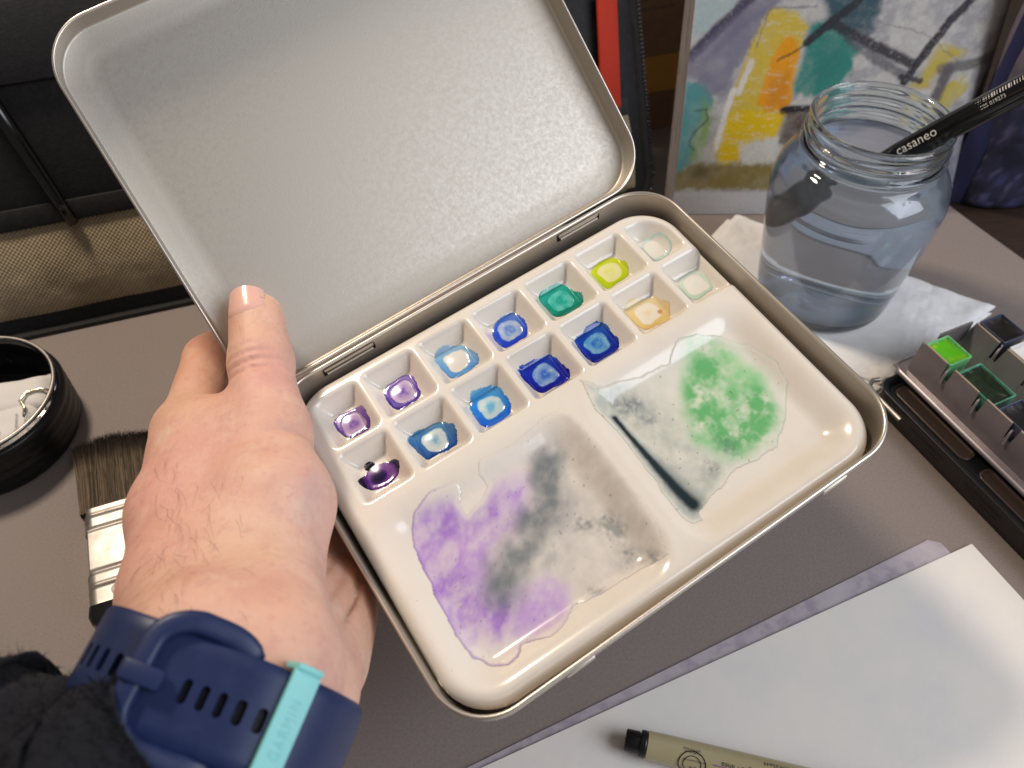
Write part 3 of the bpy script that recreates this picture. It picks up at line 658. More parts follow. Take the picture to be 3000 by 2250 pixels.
# hairs on the back of the hand
Nrm = np.array([v.normal[:] for v in hand.data.vertices])
hb = MB()
cand = []
for k in range(105):
    px, py = random.gauss(360, 62), random.uniform(980, 1320)
    ray = at(px, py, 1) - A3(0, 0, CAM_H); ray /= np.linalg.norm(ray)
    D_ = HV - A3(0, 0, CAM_H); tpar = D_ @ ray; per = np.linalg.norm(D_ - tpar[:, None] * ray, axis=1)
    ok = np.where((per < 0.12) & (Nrm @ ray < -0.05))[0]
    if len(ok) == 0: continue
    i = ok[np.argmin(tpar[ok])]; p = HV[i]; n = Nrm[i]
    base = at(470, 1380, 24) - at(430, 1000, 28); base /= np.linalg.norm(base)
    g_ = base * 0.8 + A3(1, 0, 0) * (-.75 if px < 330 else -.1 + .5 * random.random()) + np.array([random.gauss(0, .16) for _ in range(3)])
    g_ = g_ - n * (g_ @ n); g_ /= np.linalg.norm(g_) + 1e-9; sd_ = np.cross(n, g_)
    L = random.uniform(.55, 1.5); cv = random.gauss(.16, .16) * (1 if px < 350 else -1); pp = []
    for t in np.linspace(0, 1, 6):
        pp.append(p + g_ * L * t * (1 - .15 * t) + sd_ * cv * L * t * t + n * (0.01 + 0.16 * math.sin(t * 2.2) * L * .5 - .05 * t * t))
    v, f = tube_geo(pp, [0.0030, .0032, .0030, .0026, .002, .001], 4, False); hb.add(v, f)
hb.v = [tuple(np.array(p) - hand_loc) for p in hb.v]
hb.build('hair', M_hair, person)

# sleeve: a loose fleece cuff pushed up on the forearm
def sleeve_surf(nu=140, nv=64):
    path = [at(480, 1690, 19.4), at(330, 1840, 18.9), at(120, 1950, 18.5), at(-120, 2020, 18.2), at(-380, 2070, 18.0), at(-640, 2110, 18)]
    path = np.array(path); tt = np.linspace(0, len(path) - 1, nu); C_ = np.stack([np.interp(tt, range(len(path)), path[:, k]) for k in range(3)], 1)
    for _ in range(12): C_[1:-1] = (C_[:-2] + C_[2:] + 2 * C_[1:-1]) / 4
    tg = np.gradient(C_, axis=0); tg /= np.linalg.norm(tg, axis=1)[:, None]; out = []
    for i in range(nu):
        a = np.cross(tg[i], FW); a /= np.linalg.norm(a); b = np.cross(tg[i], a); s = i / (nu - 1)
        R_ = 3.35 + 0.45 * sstep(0, .08, s) + 1.1 * sstep(.08, .42, s) + .3 * s
        for j in range(nv):
            t = 2 * math.pi * j / nv
            r = R_ * (1 + 0.07 * math.sin(3 * t + 9 * s) + .05 * math.sin(14 * s + 2 * t)) + (0.15 + .35 * min(1, s * 8)) * fbm(np.array(s * 14), np.array(math.cos(t) * 2 + 5 + math.sin(t) * 2), 91) + .25 * fbm(np.array(s * 50), np.array(math.cos(t) * 6 + 9 + math.sin(t) * 7), 92)
            out.append(C_[i] + r * (math.cos(t) * a + math.sin(t) * b))
    return np.array(out).reshape(nu, nv, 3), C_
SV, SCc = sleeve_surf(); nu, nv = SV.shape[:2]
inn = SCc[:, None] + (SV - SCc[:, None]) * 0.93
loops = np.concatenate([inn[20:0:-1], inn[:1] * .5 + SV[:1] * .5, SV], 0); m = len(loops)
fs = [(i * nv + j, (i + 1) * nv + j, (i + 1) * nv + (j + 1) % nv, i * nv + (j + 1) % nv) for i in range(m - 1) for j in range(nv)]
sleeve = pk('sleeve', loops.reshape(-1, 3), fs, M_fleece)
fz = []; ff = []
for k in range(12000):
    i = min(int(random.random() ** 2.2 * (nu - 2)) + 0, nu - 2); j = random.randrange(nv); a, b = random.random(), random.random()
    p = SV[i, j] * (1 - a) + SV[i + 1, j] * a; p = p * (1 - b) + SV[i, (j + 1) % nv] * b
    n = p - SCc[i]; n /= np.linalg.norm(n); d = n * random.uniform(.3, 1) + np.array([random.gauss(0, .6) for _ in range(3)]); d /= np.linalg.norm(d)
    L = random.uniform(.12, .34); w = np.cross(d, [random.gauss(0, 1) for _ in range(3)]); w /= np.linalg.norm(w) + 1e-9; o = len(fz)
    fz += [p - w * .012, p + w * .012, p + d * L + np.array([random.gauss(0, .06) for _ in range(3)])]; ff.append((o, o + 1, o + 2))
o = mk('sleeve_fuzz', np.array(fz) - hand_loc, np.array(ff), M_fuzz, sleeve, smooth=False); o['kind'] = 'stuff'

# ------------------------------------------------------------------ the watch strap
watch = empty('watch_strap', wrC, np.stack([wrW, wrA, wrN], 1), 'navy blue rubber watch strap buckled round the wrist, mint green keeper', 'watch')
def stad(s, off):                                # point at arc length s (0 = buckle side middle) on the wrist outline
    r = WR + off; hl = WHALF; per = 4 * hl + 2 * math.pi * (WR + 0.1)
    sc_ = s; q = (WR + 0.1)
    if abs(sc_) <= hl: return A3(sc_, 0, r), A3(0, 0, 1)
    sg = 1 if sc_ > 0 else -1; t = (abs(sc_) - hl) / q
    if t <= math.pi: return A3(sg * (hl + r * math.sin(t)), 0, r * math.cos(t)), A3(sg * math.sin(t), 0, math.cos(t))
    d = (abs(sc_) - hl - math.pi * q); return A3(sg * (hl - d), 0, -r), A3(0, 0, -1)
from mathutils.geometry import delaunay_2d_cdt
def band(s0, s1, wid, off0, th, slots=(), y0=0.0, rnd=0.0, offfn=None, step=.13):
    def outline():
        ys = np.arange(-wid / 2, wid / 2 + 1e-6, wid / 14); pts = []
        nS = int((s1 - s0) / step); ss = np.linspace(s0, s1, nS + 1)
        for s in ss[:-1]: pts.append((s, -wid / 2 ))
        for y in ys[:-1]: pts.append((s1 - (rnd * (2 * abs(y) / wid) ** 2.5 if rnd else 0), y))
        for s in ss[::-1][:-1]: pts.append((s - (0 if not rnd else 0), wid / 2))
        for y in ys[::-1][:-1]: pts.append((s0, y))
        return pts
    O_ = outline()
    if rnd: O_ = [(min(s, s1 - rnd * (2 * abs(y) / wid) ** 2.5), y) for s, y in O_]
    vs_ = [Vector(p) for p in O_]; fc = [list(range(len(O_)))]; holes = []
    for (hs_, hy, hl_, hw) in slots:
        L = [(hs_ + hw * math.cos(t), hy + (hl_ if math.sin(t) > 0 else -hl_) + hw * math.sin(t)) for t in np.linspace(0, 2 * math.pi, 17)[:-1]]
        o = len(vs_); vs_ += [Vector(p) for p in L]; holes.append(L); fc.append(list(range(o, o + len(L))))
    edges = []
    for q in fc: edges += [(q[i], q[(i + 1) % len(q)]) for i in range(len(q))]
    for s in np.arange(s0 + step * .6, s1 - step * .5, step):
        for y in np.arange(-wid / 2 + wid / 20, wid / 2 - wid / 40, wid / 10):
            if all(max(abs(s - h_[0]) - h_[3] * 1.5, abs(y - h_[1]) - h_[2] - h_[3] * 1.5) > 0 for h_ in slots) and (not rnd or s < s1 - rnd * (2 * abs(y) / wid) ** 2.5 - .06): vs_.append(Vector((s, y)))
    r = delaunay_2d_cdt(vs_, edges, [], 1, 1e-5)
    v2 = np.array([p[:] for p in r[0]]); tri = []
    for t in r[2]:
        c = v2[list(t)].mean(0)
        if any(max(abs(c[0] - h_[0]) - h_[3] * .93, 0) ** 2 + max(abs(c[1] - h_[1]) - h_[2], 0) ** 2 < (h_[3] * .93) ** 2 and abs(c[0] - h_[0]) < h_[3] * .93 for h_ in slots): continue
        tri.append(tuple(t))
    top = []; bot = []
    for s, y in v2:
        ed = min(max((wid / 2 - abs(y)) / .12, 0), 1); rd = th * .35 * (1 - math.sqrt(max(1 - (1 - ed) ** 2, 0)))
        o_ = off0 + (offfn(s) if offfn else 0)
        p, n = stad(s, o_ + th - rd); top.append(p + A3(0, y + y0, 0)); p, n = stad(s, o_); bot.append(p + A3(0, y + y0, 0))
    n_ = len(top); F_ = list(tri) + [tuple(i + n_ for i in t[::-1]) for t in tri]
    cnt = {}
    for t in tri:
        for i in range(len(t)):
            e = (t[i], t[(i + 1) % len(t)]); cnt[e] = 1
    for e in cnt:
        if (e[1], e[0]) not in cnt: F_.append((e[1], e[0], e[0] + n_, e[1] + n_))
    return top + bot, F_
SW = 2.45
PER = 4 * WHALF + 2 * math.pi * (WR + .1)
v, f = band(-PER / 2 * .985, PER / 2 * .985, SW, 0.03, 0.22, [(-1.95 - .42 * k, 0, .17, .10) for k in range(4)])
mk('strap', v, f, M_strap, watch, sharp=40)
BX = -0.95                                       # buckle position along the strap
v, f = band(BX - .25, 4.6, SW * .97, 0.30, 0.22, [(-0.2 + .42 * k, 0, .17, .105) for k in range(5)], rnd=.7)
mk('strap_tail', v, f, M_strap, watch, sharp=40)
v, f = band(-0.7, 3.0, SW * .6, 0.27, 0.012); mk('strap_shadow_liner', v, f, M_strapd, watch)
# buckle frame: a thick U following the wrist, its bar over the strap, its arms running under the tail
HB = SW / 2 + .2; bp = []
for t in np.linspace(0, 1, 9): bp.append((1.0 - 1.55 * t, HB - .16 + .18 * sstep(0, .6, t), .22 + .34 * t))
for t in np.linspace(0, math.pi / 2, 9)[1:]: bp.append((-.55 - .75 * math.sin(t), HB - .75 + .75 * math.cos(t), .56 + .09 * math.sin(t)))
bp = bp + [(-1.3, y, .66) for y in np.linspace(HB - .75, -HB + .75, 8)[1:-1]] + [(x, -y, o) for x, y, o in bp[::-1]]
bl = np.array([stad(x + .05, o)[0] + A3(0, y, 0) for x, y, o in bp]); vv, ff = [], []
tg = np.gradient(bl, axis=0); m = len(bl)
for i, p in enumerate(bl):
    t = tg[i] / np.linalg.norm(tg[i]); n = stad(bp[i][0] + .05, 0)[1]; n = n - t * (n @ t); n /= np.linalg.norm(n); b = np.cross(t, n); tp_ = max(.12, math.sqrt(1 - (1 - min(1, min(i, m - 1 - i) / 3)) ** 2))
    for k in range(14):
        a = 2 * math.pi * k / 14; ca, sa = math.cos(a), math.sin(a)
        vv.append(p + tp_ * (.27 * np.sign(ca) * abs(ca) ** .7 * b + .15 * np.sign(sa) * abs(sa) ** .7 * n))
ff = [(i * 14 + k, i * 14 + (k + 1) % 14, (i + 1) * 14 + (k + 1) % 14, (i + 1) * 14 + k) for i in range(m - 1) for k in range(14)] + [tuple(range(14))[::-1], tuple(range((m - 1) * 14, m * 14))]
mk('buckle', vv, ff, M_strap, watch)
pr = MB(); p0, n0 = stad(BX - .42, .72); p1, n1 = stad(BX + .18, .70)
ex = (p1 - p0) / np.linalg.norm(p1 - p0); ez = np.cross(ex, A3(0, 1, 0)); ez *= np.sign(ez @ n0)
pr.box((p0 + p1) / 2 + n0 * .06, (.95, .46, .3), np.stack([ex, A3(0, 1, 0), ez], 1), bev=.08); pr.build('prong', M_strap, watch)
v, f = band(1.66, 2.18, SW + .36, 0.54, 0.2, step=.08); kp = mk('keeper_loop', v, f, M_teal, watch, sharp=50)
for sgn in (-1, 1):
    b = MB(); p, n = stad(1.93, .32); tt_ = np.cross(A3(0, 1, 0), n); b.box(p + A3(0, sgn * (SW / 2 + .13), 0), (.66, .17, .9), np.stack([tt_, A3(0, 1, 0), n], 1), bev=.07); b.build('keeper_side', M_teal, kp)
v, f = text_geo('GARMIN', .30, 1.25); w_ = v[:, 0].max()
tv = []
for x, y in v:
    p, n = stad(1.93 - (y - .1), .748); tv.append(p + A3(0, (x - w_ / 2), 0))
mk('lettering', tv, f, M_teal2, kp, smooth=False)

# ------------------------------------------------------------------ water jar on a paper towel
JC = A3(17.75, 36.35, 0.28)
prof_o = [(0.4, 0.32), (2.6, 0.12), (3.05, 0.02), (3.4, 0.12), (3.6, 0.5), (3.72, 1.2), (3.95, 3.2), (4.28, 5.6), (4.4, 6.8), (4.38, 7.6), (4.15, 8.4), (3.75, 8.95), (3.42, 9.2), (3.32, 9.4), (3.34, 9.55), (3.52, 9.68), (3.54, 9.82), (3.36, 9.95), (3.3, 10.12), (3.34, 10.25), (3.47, 10.36), (3.47, 10.5), (3.32, 10.6), (3.3, 10.9), (3.4, 11.05), (3.42, 11.2), (3.34, 11.33)]
prof_i = [(3.2, 11.36), (3.07, 11.25), (3.04, 10.9), (3.02, 9.9), (3.06, 9.3), (3.4, 8.85), (3.82, 8.3), (4.1, 7.5), (4.14, 6.8), (4.02, 5.6), (3.7, 3.2), (3.48, 1.3), (3.3, 0.8), (2.7, 0.55), (0.4, 0.75)]
def smooth_prof(p, n=4):
    p = np.array(p); t = np.linspace(0, len(p) - 1, (len(p) - 1) * n + 1); i = np.clip(t.astype(int), 0, len(p) - 2); u = t - i
    P0 = p[np.maximum(i - 1, 0)]; P1 = p[i]; P2 = p[i + 1]; P3 = p[np.minimum(i + 2, len(p) - 1)]; u = u[:, None]
    return 0.5 * ((2 * P1) + (-P0 + P2) * u + (2 * P0 - 5 * P1 + 4 * P2 - P3) * u ** 2 + (-P0 + 3 * P1 - 3 * P2 + P3) * u ** 3)
jar = empty('glass_jar', JC, None, 'open clear glass jar of greyish rinse water standing on a paper towel', 'jar')
v, f = lathe(np.vstack([smooth_prof(prof_o), smooth_prof(prof_i)]), 128); mk('glass', v, f, M_glass, jar)
WL = 9.25                                            # water level, overlapping a little into the glass
pw = [p for p in prof_i[::-1] if p[1] < WL]; pw = [(r + 0.05, z - (0.05 if z < .9 else 0)) for r, z in pw] + [(3.10, WL), (3.0, WL - 0.03), (1.5, WL - 0.05), (0.3, WL - 0.05)]
v, f = lathe(np.array(pw), 128, JC * 0); o = mk('jar_water', v + 0, f, M_water, None); o.location = Vector(JC) * S
tag(o, 'cloudy blue-grey rinse water filling the glass jar', 'water')
# drops clinging inside the glass
for k in range(16):
    t = random.uniform(math.pi * 1.05, math.pi * 1.95); z = random.uniform(8.3, 10.9); i_ = np.array(prof_i)
    r = np.interp(z, i_[::-1, 1], i_[::-1, 0]) - 0.0; s_ = random.uniform(.04, .10); bm = bmesh.new(); bmesh.ops.create_icosphere(bm, subdivisions=2, radius=s_)
    mk('drop', [np.array(p.co) * A3(1, 1, 1.2) + A3(r * math.cos(t), r * math.sin(t), z) for p in bm.verts], [[q.index for q in t_.verts] for t_ in bm.faces], M_glass, jar); bm.free()

# paint brush standing in the jar
bB = A3(19.87, 35.42, 11.1); bA = bB - A3(.53, -.33, .78); bd = (bB - bA) / np.linalg.norm(bB - bA)
bA = bB - bd * 9.2; bE = bB + bd * 13
brush = empty('paint_brush', bA, None, 'black round handled paint brush leaning out of the water jar', 'paint brush')
def btube(name, t0, t1, radii, mt, n=20):
    ts = np.linspace(t0, t1, len(radii)); v, f = tube_geo([bd * t for t in ts], radii, n); return mk(name, v, f, mt, brush, sharp=50)
btube('bristles', 0, 2.2, [.3, .55, .62, .62, .55], M_black)
btube('ferrule', 2.2, 4.6, [.55, .58, .56, .50, .44], mat('dark_ferrule', rgb(46, 44, 48), .3, metal=.8))
btube('handle', 4.6, 22.2, [.40, .50, .58, .60, .60, .59, .57, .55, .52, .5, .47, .44], M_blackgl, 28)
# printing wrapped round the handle, on the side turned to the viewer
vw = A3(0, 0, CAM_H) - (bB + bd * 3); vw -= bd * (vw @ bd); vw /= np.linalg.norm(vw); hs2 = -np.cross(bd, vw)
def wrap_text(name, body, size, t0, ang, R_, mt, parent, org, ax, e1, e2, flip=1, space=1.0, bold=0):
    v, f = text_geo(body, size, space); out = []
    for x, y in v:
        a = ang + flip * y / R_; out.append(org + ax * (t0 + flip * x) + (R_ + .006) * (math.cos(a) * e1 + math.sin(a) * e2))
    return mk(name, out, f, mt, parent, smooth=False)
wrap_text('lettering', 'casaneo', .62, 7.75, -.05, .60, M_inkw, brush, A3(0, 0, 0), bd, vw, hs2, space=1.05)
wrap_text('lettering', '4 017505 019273', .24, 11.35, .02, .585, M_inkw, brush, A3(0, 0, 0), bd, vw, hs2)
wrap_text('lettering', '498', .36, 14.55, .02, .565, M_inkw, brush, A3(0, 0, 0), bd, vw, hs2)
b = MB()
for k in range(34):
    t = 11.35 + k * .125; w = random.choice([.03, .05, .08]); a0, a1 = .52, .9 + .1 * (k < 2)
    q = [A3(0, 0, 0) + bd * tt_ + .592 * (math.cos(a) * vw + math.sin(a) * hs2) for tt_, a in ((t, a0), (t + w, a0), (t + w, (a0 + a1) / 2), (t, (a0 + a1) / 2), (t + w, a1), (t, a1))]
    b.add(q, [(0, 1, 2, 3), (3, 2, 4, 5)])
b.build('barcode_bars', M_inkw, brush, smooth=False)

# folded paper towel
def quad_patch(c00, c10, c11, c01, n, zfn, th, name, mt, label, cat):
    n1 = n; t = np.linspace(0, 1, n1); a, b = np.meshgrid(t, t, indexing='ij')
    ed = np.minimum(np.minimum(a, 1 - a), np.minimum(b, 1 - b))
    P = (1 - a)[..., None] * (1 - b)[..., None] * A3(*c00) + a[..., None] * (1 - b)[..., None] * A3(*c10) + a[..., None] * b[..., None] * A3(*c11) + (1 - a)[..., None] * b[..., None] * A3(*c01)
    wx = .25 * fbm(P[..., 0] * .5, P[..., 1] * .5, 15); P = P + np.stack([wx, wx * 0.7], -1)
    z = zfn(P[..., 0], P[..., 1], ed); top = np.concatenate([P, z[..., None]], -1).reshape(-1, 3); bot = top.copy(); bot[:, 2] = np.maximum(top[:, 2] - th, 0.004)
    q = grid_faces(n1, n1); N = n1 * n1; fs = q.tolist() + (q[:, ::-1] + N).tolist()
    rim = [i * n1 for i in range(n1)] + [(n1 - 1) * n1 + j for j in range(1, n1)] + [i * n1 + n1 - 1 for i in range(n1 - 2, -1, -1)] + [j for j in range(n1 - 2, 0, -1)]
    fs += [(rim[i], rim[i] + N, rim[(i + 1) % len(rim)] + N, rim[(i + 1) % len(rim)]) for i in range(len(rim))]
    o = mk(name, np.vstack([top, bot]), fs, mt, loc=(P[n // 2, n // 2, 0], P[n // 2, n // 2, 1], 0), sharp=60)
    return tag(o, label, cat) if label else o
def tz(x, y, ed):
    j = np.hypot(x - JC[0], y - JC[1]); w = sstep(3.4, 5.5, j)
    return 0.14 + w * (0.22 + 0.3 * fbm(x * .55, y * .55, 8) + .16 * fbm(x * 1.6, y * 1.6, 18)) * sstep(0, .05, ed + .02) + .12 * (1 - w) + 0.025 * np.sin(x * 9 + y * 3) * np.sin(y * 9 - x * 3) * w
tow = quad_patch((8.0, 35.5), (19.3, 29.35), (27.5, 35.2), (14.2, 43.6), 90, tz, .12, 'paper_towel', M_towel, 'folded white paper towel lying under the water jar', 'paper towel')
v = np.array([p.co[:] for p in tow.data.vertices]) / S
und = tow.copy(); und.data = tow.data.copy(); sc.collection.objects.link(und); und.name = 'lower_ply'
for k in ('label', 'category'): del und[k]
for p in und.data.vertices: p.co = Vector((p.co.x * 1.02 - .005, p.co.y * 1.02 - .004, max(p.co.z * .35 - .0003, .0002)))
und.parent = tow; und.location = (0, 0, 0)

# ------------------------------------------------------------------ book with an abstract painting on its cover
CP = {
 'teal_l': [(-0.11, 8.3), (0.86, 8.12), (1.53, 7.37), (1.46, 6.42), (0.9, 5.45), (0.79, 3.96), (0.34, 2.63), (-0.36, 1.57), (-0.25, 3.45), (-0.18, 6.42)],
 'pale': [(-.11, 12.68), (2.27, 12.68), (1.34, 11.58), (0.0, 10.55)],
 'mauve': [(0.92, 9.84), (2.4, 11.75), (4.2, 12.43), (3.89, 10.98), (3.34, 9.84), (2.66, 8.76), (2.43, 7.75), (1.53, 7.37), (0.25, 8.49)],
 'yel': [(4.06, 12.18), (5.54, 12.01), (6.38, 11.41), (6.17, 10.11), (6.13, 8.3), (6.08, 7.0), (5.87, 6.04), (5.78, 4.86), (4.15, 4.66), (3.65, 3.35), (2.5, 3.04), (1.91, 4.46), (2.45, 6.23), (2.71, 7.75), (3.01, 8.94), (3.36, 10.28)],
 'yel2': [(2.7, 6.52), (6.09, 6.42), (5.77, 4.96), (4.24, 4.66), (3.52, 3.55), (2.58, 3.14), (2.24, 4.96)],
 'org': [(5.39, 10.81), (5.92, 10.46), (6.19, 10.02), (6.1, 8.49), (6.1, 6.9), (5.79, 6.52), (4.8, 6.62), (4.18, 6.9), (4.43, 8.3), (4.67, 9.66)],
 'org2': [(4.78, 8.49), (5.84, 8.85), (5.96, 6.62), (4.77, 6.81)],
 'teal': [(6.56, 11.41), (7.53, 11.58), (8.7, 11.24), (9.5, 10.11), (9.3, 8.49), (8.75, 7.56), (7.16, 7.37), (6.36, 7.56), (6.17, 8.12), (6.4, 9.39)],
 'dteal': [(6.67, 13.5), (10.0, 13.5), (10.3, 12.18), (9.94, 10.63), (8.94, 10.98), (7.55, 11.5)],
 'yr1': [(13.46, 8.49), (14.06, 10.37), (15.7, 9.84), (14.53, 9.03), (13.94, 7.75), (12.94, 7.93)],
 'yr2': [(15.07, 8.12), (16.07, 8.58), (16.51, 7.75), (15.43, 6.52), (14.53, 7.0)],
 'curl_shade': [(17.6, 14), (19.8, 14), (21.03, 9.21), (18.56, 9.03), (17.85, 9.21)],  # dark grey painted in for the shade where the fore edge curls away
 'olive': [(0.67, 3.25), (6.15, 3.35), (9, 3.3), (9, 1.6), (6.36, 1.57), (3.39, 1.68), (-0.25, 1.57), (-0.15, 2.52)],
 'grn': [(0.98, 7.19), (1.65, 6.42), (1.56, 4.86), (1.12, 3.66), (0.65, 3.45), (0.63, 4.46), (1.05, 5.85)],
 'white1': [(3.47, 4.56), (5.77, 4.96), (5.93, 3.45), (4.75, 3.35), (3.81, 2.94)],
 'brown': [(5.98, 6.52), (8.08, 6.62), (9.5, 5.2), (9, 3.3), (6.3, 3.3), (6.35, 4.46), (5.82, 4.66)],
 'bluer': [(16.0, 6.9), (18.5, 7.0), (21.35, 8.3), (24.6, -0.83), (14.3, -0.83), (14.6, 4.45)]}
CL = {
 'dk1': ([(0.02, 9.66), (1.48, 11.24), (2.97, 12.76)], .24, (72, 66, 86), .9), 'dk2': ([(0.0, 9.0), (1.9, 10.9), (4.2, 12.9)], .35, (112, 106, 126), .6),
 'c1': ([(6.48, 10.41), (7.8, 11.58), (8.94, 12.59)], .17, (40, 42, 48), .9), 'c2': ([(5.0, 9.39), (6.42, 10.24)], .05, (90, 66, 30), .6),
 'c3': ([(7.65, 11.45), (10.41, 10.19), (12.89, 9.21)], .20, (44, 42, 48), .85), 'c3b': ([(8.72, 10.72), (10.67, 9.48), (12.61, 8.49)], .2, (64, 60, 70), .6),
 'c4': ([(12.58, 8.21), (13.12, 9.39), (14.29, 11.5), (15.34, 12.84)], .17, (42, 40, 46), .95), 'c4b': ([(12.98, 8.85), (13.67, 10.11), (14.9, 12.51)], .1, (60, 56, 62), .6),
 'c5': ([(12.32, 8.49), (13.51, 8.3)], .12, (46, 44, 50), .8), 'h1': ([(5.82, 6.57), (7.87, 6.71), (9.5, 6.8)], .16, (30, 27, 32), .95),
 's1': ([(14.55, 8.94), (18.23, 9.48)], .22, (92, 88, 84), .75), 's2': ([(14.62, 7.0), (14.96, 8.85)], .24, (88, 80, 84), .85),
 'curl_shade_line': ([(18.3, 13.4), (18.26, 9.39), (17.6, 6.5)], .22, (60, 60, 60), .8), 'sq': ([(0.58, 6.52), (1.24, 6.62), (1.41, 6.04), (0.64, 5.16), (0.43, 4.46), (0.76, 4.16)], .045, (60, 80, 70), .6),  # the long upright grey stroke is painted shade along the curling edge
 'w1': ([(2.71, 7.75), (2.42, 6.42), (2.13, 4.26)], .13, (216, 212, 204), .8), 'w2': ([(3.25, 8.58), (3.03, 7.56), (3.5, 9.3)], .12, (214, 210, 206), .7),
 't1': ([(3.67, 10.11), (4.06, 12.18), (6.66, 12.3)], .035, (110, 108, 116), .6), 't2': ([(10.19, 11.5), (13.09, 10.89), (15.36, 9.39)], .03, (120, 116, 116), .55)}
BT = math.radians(15); BW, BH, BD = 18.3, 19.0, 1.5
BRm = np.array([[1, 0, 0], [0, math.cos(BT), math.sin(BT)], [0, -math.sin(BT), math.cos(BT)]])  # x, depth, up
book = empty('painted_book', (10.3, 43.86, 0.05), BRm, 'thick book with abstract yellow, teal and grey painted cover, leaning behind the jar', 'book')
st = 0.062; xs = np.arange(-0.12, BW, st); zs = np.arange(0.0, BH, st); X, Z = np.meshgrid(xs, zs, indexing='ij')
n1 = fbm(X * 1.1, Z * 1.1, 1); n2 = fbm(X * 3.2, Z * 3.2, 2); n3 = fbm(X * 11, Z * 11, 4, 3); wx = X + .5 * n2 * .6 + .10 * n3; wz = Z + .4 * fbm(X * 3.2, Z * 3.2, 12) + .1 * n3
col = np.broadcast_to(lin((182, 177, 171)), X.shape + (3,)).copy()
col = lay(col, sstep(-.12, .2, n1) * .6, (140, 136, 142)); col = lay(col, sstep(.02, .2, n2) * .35, (200, 197, 190))
def reg(k, c, soft=.18, op=.9, nz=.5, sh=0.0):
    global col
    m = sstep(soft, -soft, poly_sd(wx, wz, CP[k]) + nz * n2 * .5 + sh); col = lay(col, m * op * np.clip(.98 + .6 * n1 + .35 * n3, .45, 1.1), c)
reg('teal_l', (84, 142, 142), .2, 1.0); reg('pale', (164, 180, 178)); reg('mauve', (124, 120, 136), .35)
reg('yel', (200, 172, 62), .22, 1.0); reg('yel2', (218, 180, 14), .25, 1.05); reg('org', (222, 146, 12), .2, 1.05); reg('org2', (196, 122, 34), .3, .7)
reg('teal', (44, 122, 110), .25, 1.0); reg('teal', (46, 112, 104), .4, .6, .5, .9); reg('dteal', (52, 78, 88), .35, 1.0); reg('yr1', (182, 160, 60), .3); reg('yr2', (176, 158, 54), .25)
reg('curl_shade', (74, 74, 70), .6, .8); reg('grn', (116, 150, 72), .4, .8); reg('brown', (74, 54, 44), .3, .9); reg('white1', (206, 202, 190), .2, .9); reg('olive', (132, 114, 56), .22, .95)
col = lay(col, np.exp(-((X - 1.3) ** 2 / .5 + (Z - 2.8) ** 2 / .25)) * .7, (70, 66, 40)); reg('bluer', (60, 58, 92), .9, .6)
dry = sstep(.1, .22, fbm(X * 1.5, Z * 6, 33) + .25 * n3) * sstep(.5, -.3, poly_sd(X, Z, CP['yel'])); col = lay(col, dry * .3, (208, 202, 186))
for k, (p, w, c, op) in CL.items():
    d = line_d(wx * .5 + X * .5, wz * .5 + Z * .5, p); br = sstep(-.3, .06, n3 + .5 * n2 + .14)
    col = lay(col, (1 - sstep(w * .75, w * 2.0, d)) * min(op * 1.12, 1) * (0.45 + .55 * br), c)
col = lay(col, sstep(1.55, 1.42, Z + .06 * n2), (192, 189, 190))
col = col * (1 + .22 * n3)[..., None] * 1.08
yc = np.zeros_like(X); cur = np.clip(X - 15.4, 0, 9); yc = cur ** 2 * .2          # the fore edge curls back
P = np.stack([X, yc, Z], -1).reshape(-1, 3)
mk('cover', P, grid_faces(len(xs), len(zs)), M_attr, book, cols=col.reshape(-1, 3))
b = MB(); b.box((7.6, .9, BH / 2), (15.0, 1.6, BH - .1)); b.build('page_block', M_pages, book, smooth=False)
for k in range(7):
    b = MB(); b.box((7.5 - .04 * k, .16 + k * .24, BH / 2 + .02), (15.3 + random.uniform(-.08, .1), .07, BH - .06)); b.build('page_sheaf', M_pages, book, smooth=False)
b = MB(); b.box((7.7, 1.78, BH / 2), (15.9, .08, BH)); b.build('back_cover', M_white, book, smooth=False)

# dark blue painted roll at the right
rc_ = A3(31.3, 45.9); nb, mz = 72, 60
th_ = np.linspace(0, 2 * math.pi, nb, endpoint=False); zz = np.linspace(0, 19, mz); TT, ZZ = np.meshgrid(th_, zz, indexing='ij')
rad = 3.25 + .35 * np.cos(2 * TT + 1.9) + .25 * np.cos(3 * TT + .6) + .02 * ZZ + .15 * np.sin(ZZ * .5 + TT)
rad = rad * (1 - .10 * sstep(.8, 0, ZZ))
n1 = fbm(TT * 3, ZZ * .9, 71); n2 = fbm(TT * 9, ZZ * 2.2, 72)
col = np.broadcast_to(lin((42, 42, 66)), TT.shape + (3,)).copy(); col = lay(col, sstep(.0, .22, n1 + .4 * n2), (70, 70, 116)); col = lay(col, sstep(.06, .26, n2 + .3 * n1) * .6, (98, 90, 112)); col = lay(col, sstep(-.05, -.25, n1) * .8, (24, 24, 36))
col = lay(col, sstep(6, 10, ZZ + 5 * n1), (112, 104, 116))
P = np.stack([rad * .95 * np.cos(TT), rad * .5 * np.sin(TT), ZZ], -1).reshape(-1, 3)
fs = [((i) * mz + j, ((i + 1) % nb) * mz + j, ((i + 1) % nb) * mz + j + 1, i * mz + j + 1) for i in range(nb) for j in range(mz - 1)] + [tuple(i * mz for i in range(nb))[::-1], tuple(i * mz + mz - 1 for i in range(nb))]
roll = empty('painted_roll', (rc_[0], rc_[1], 0.02), None, 'dark blue and violet painted roll standing upright behind the jar at the right edge', 'painted roll')
mk('outer_sheet', P, fs, M_attrm, roll, cols=col.reshape(-1, 3))
fl = []; fcl = []
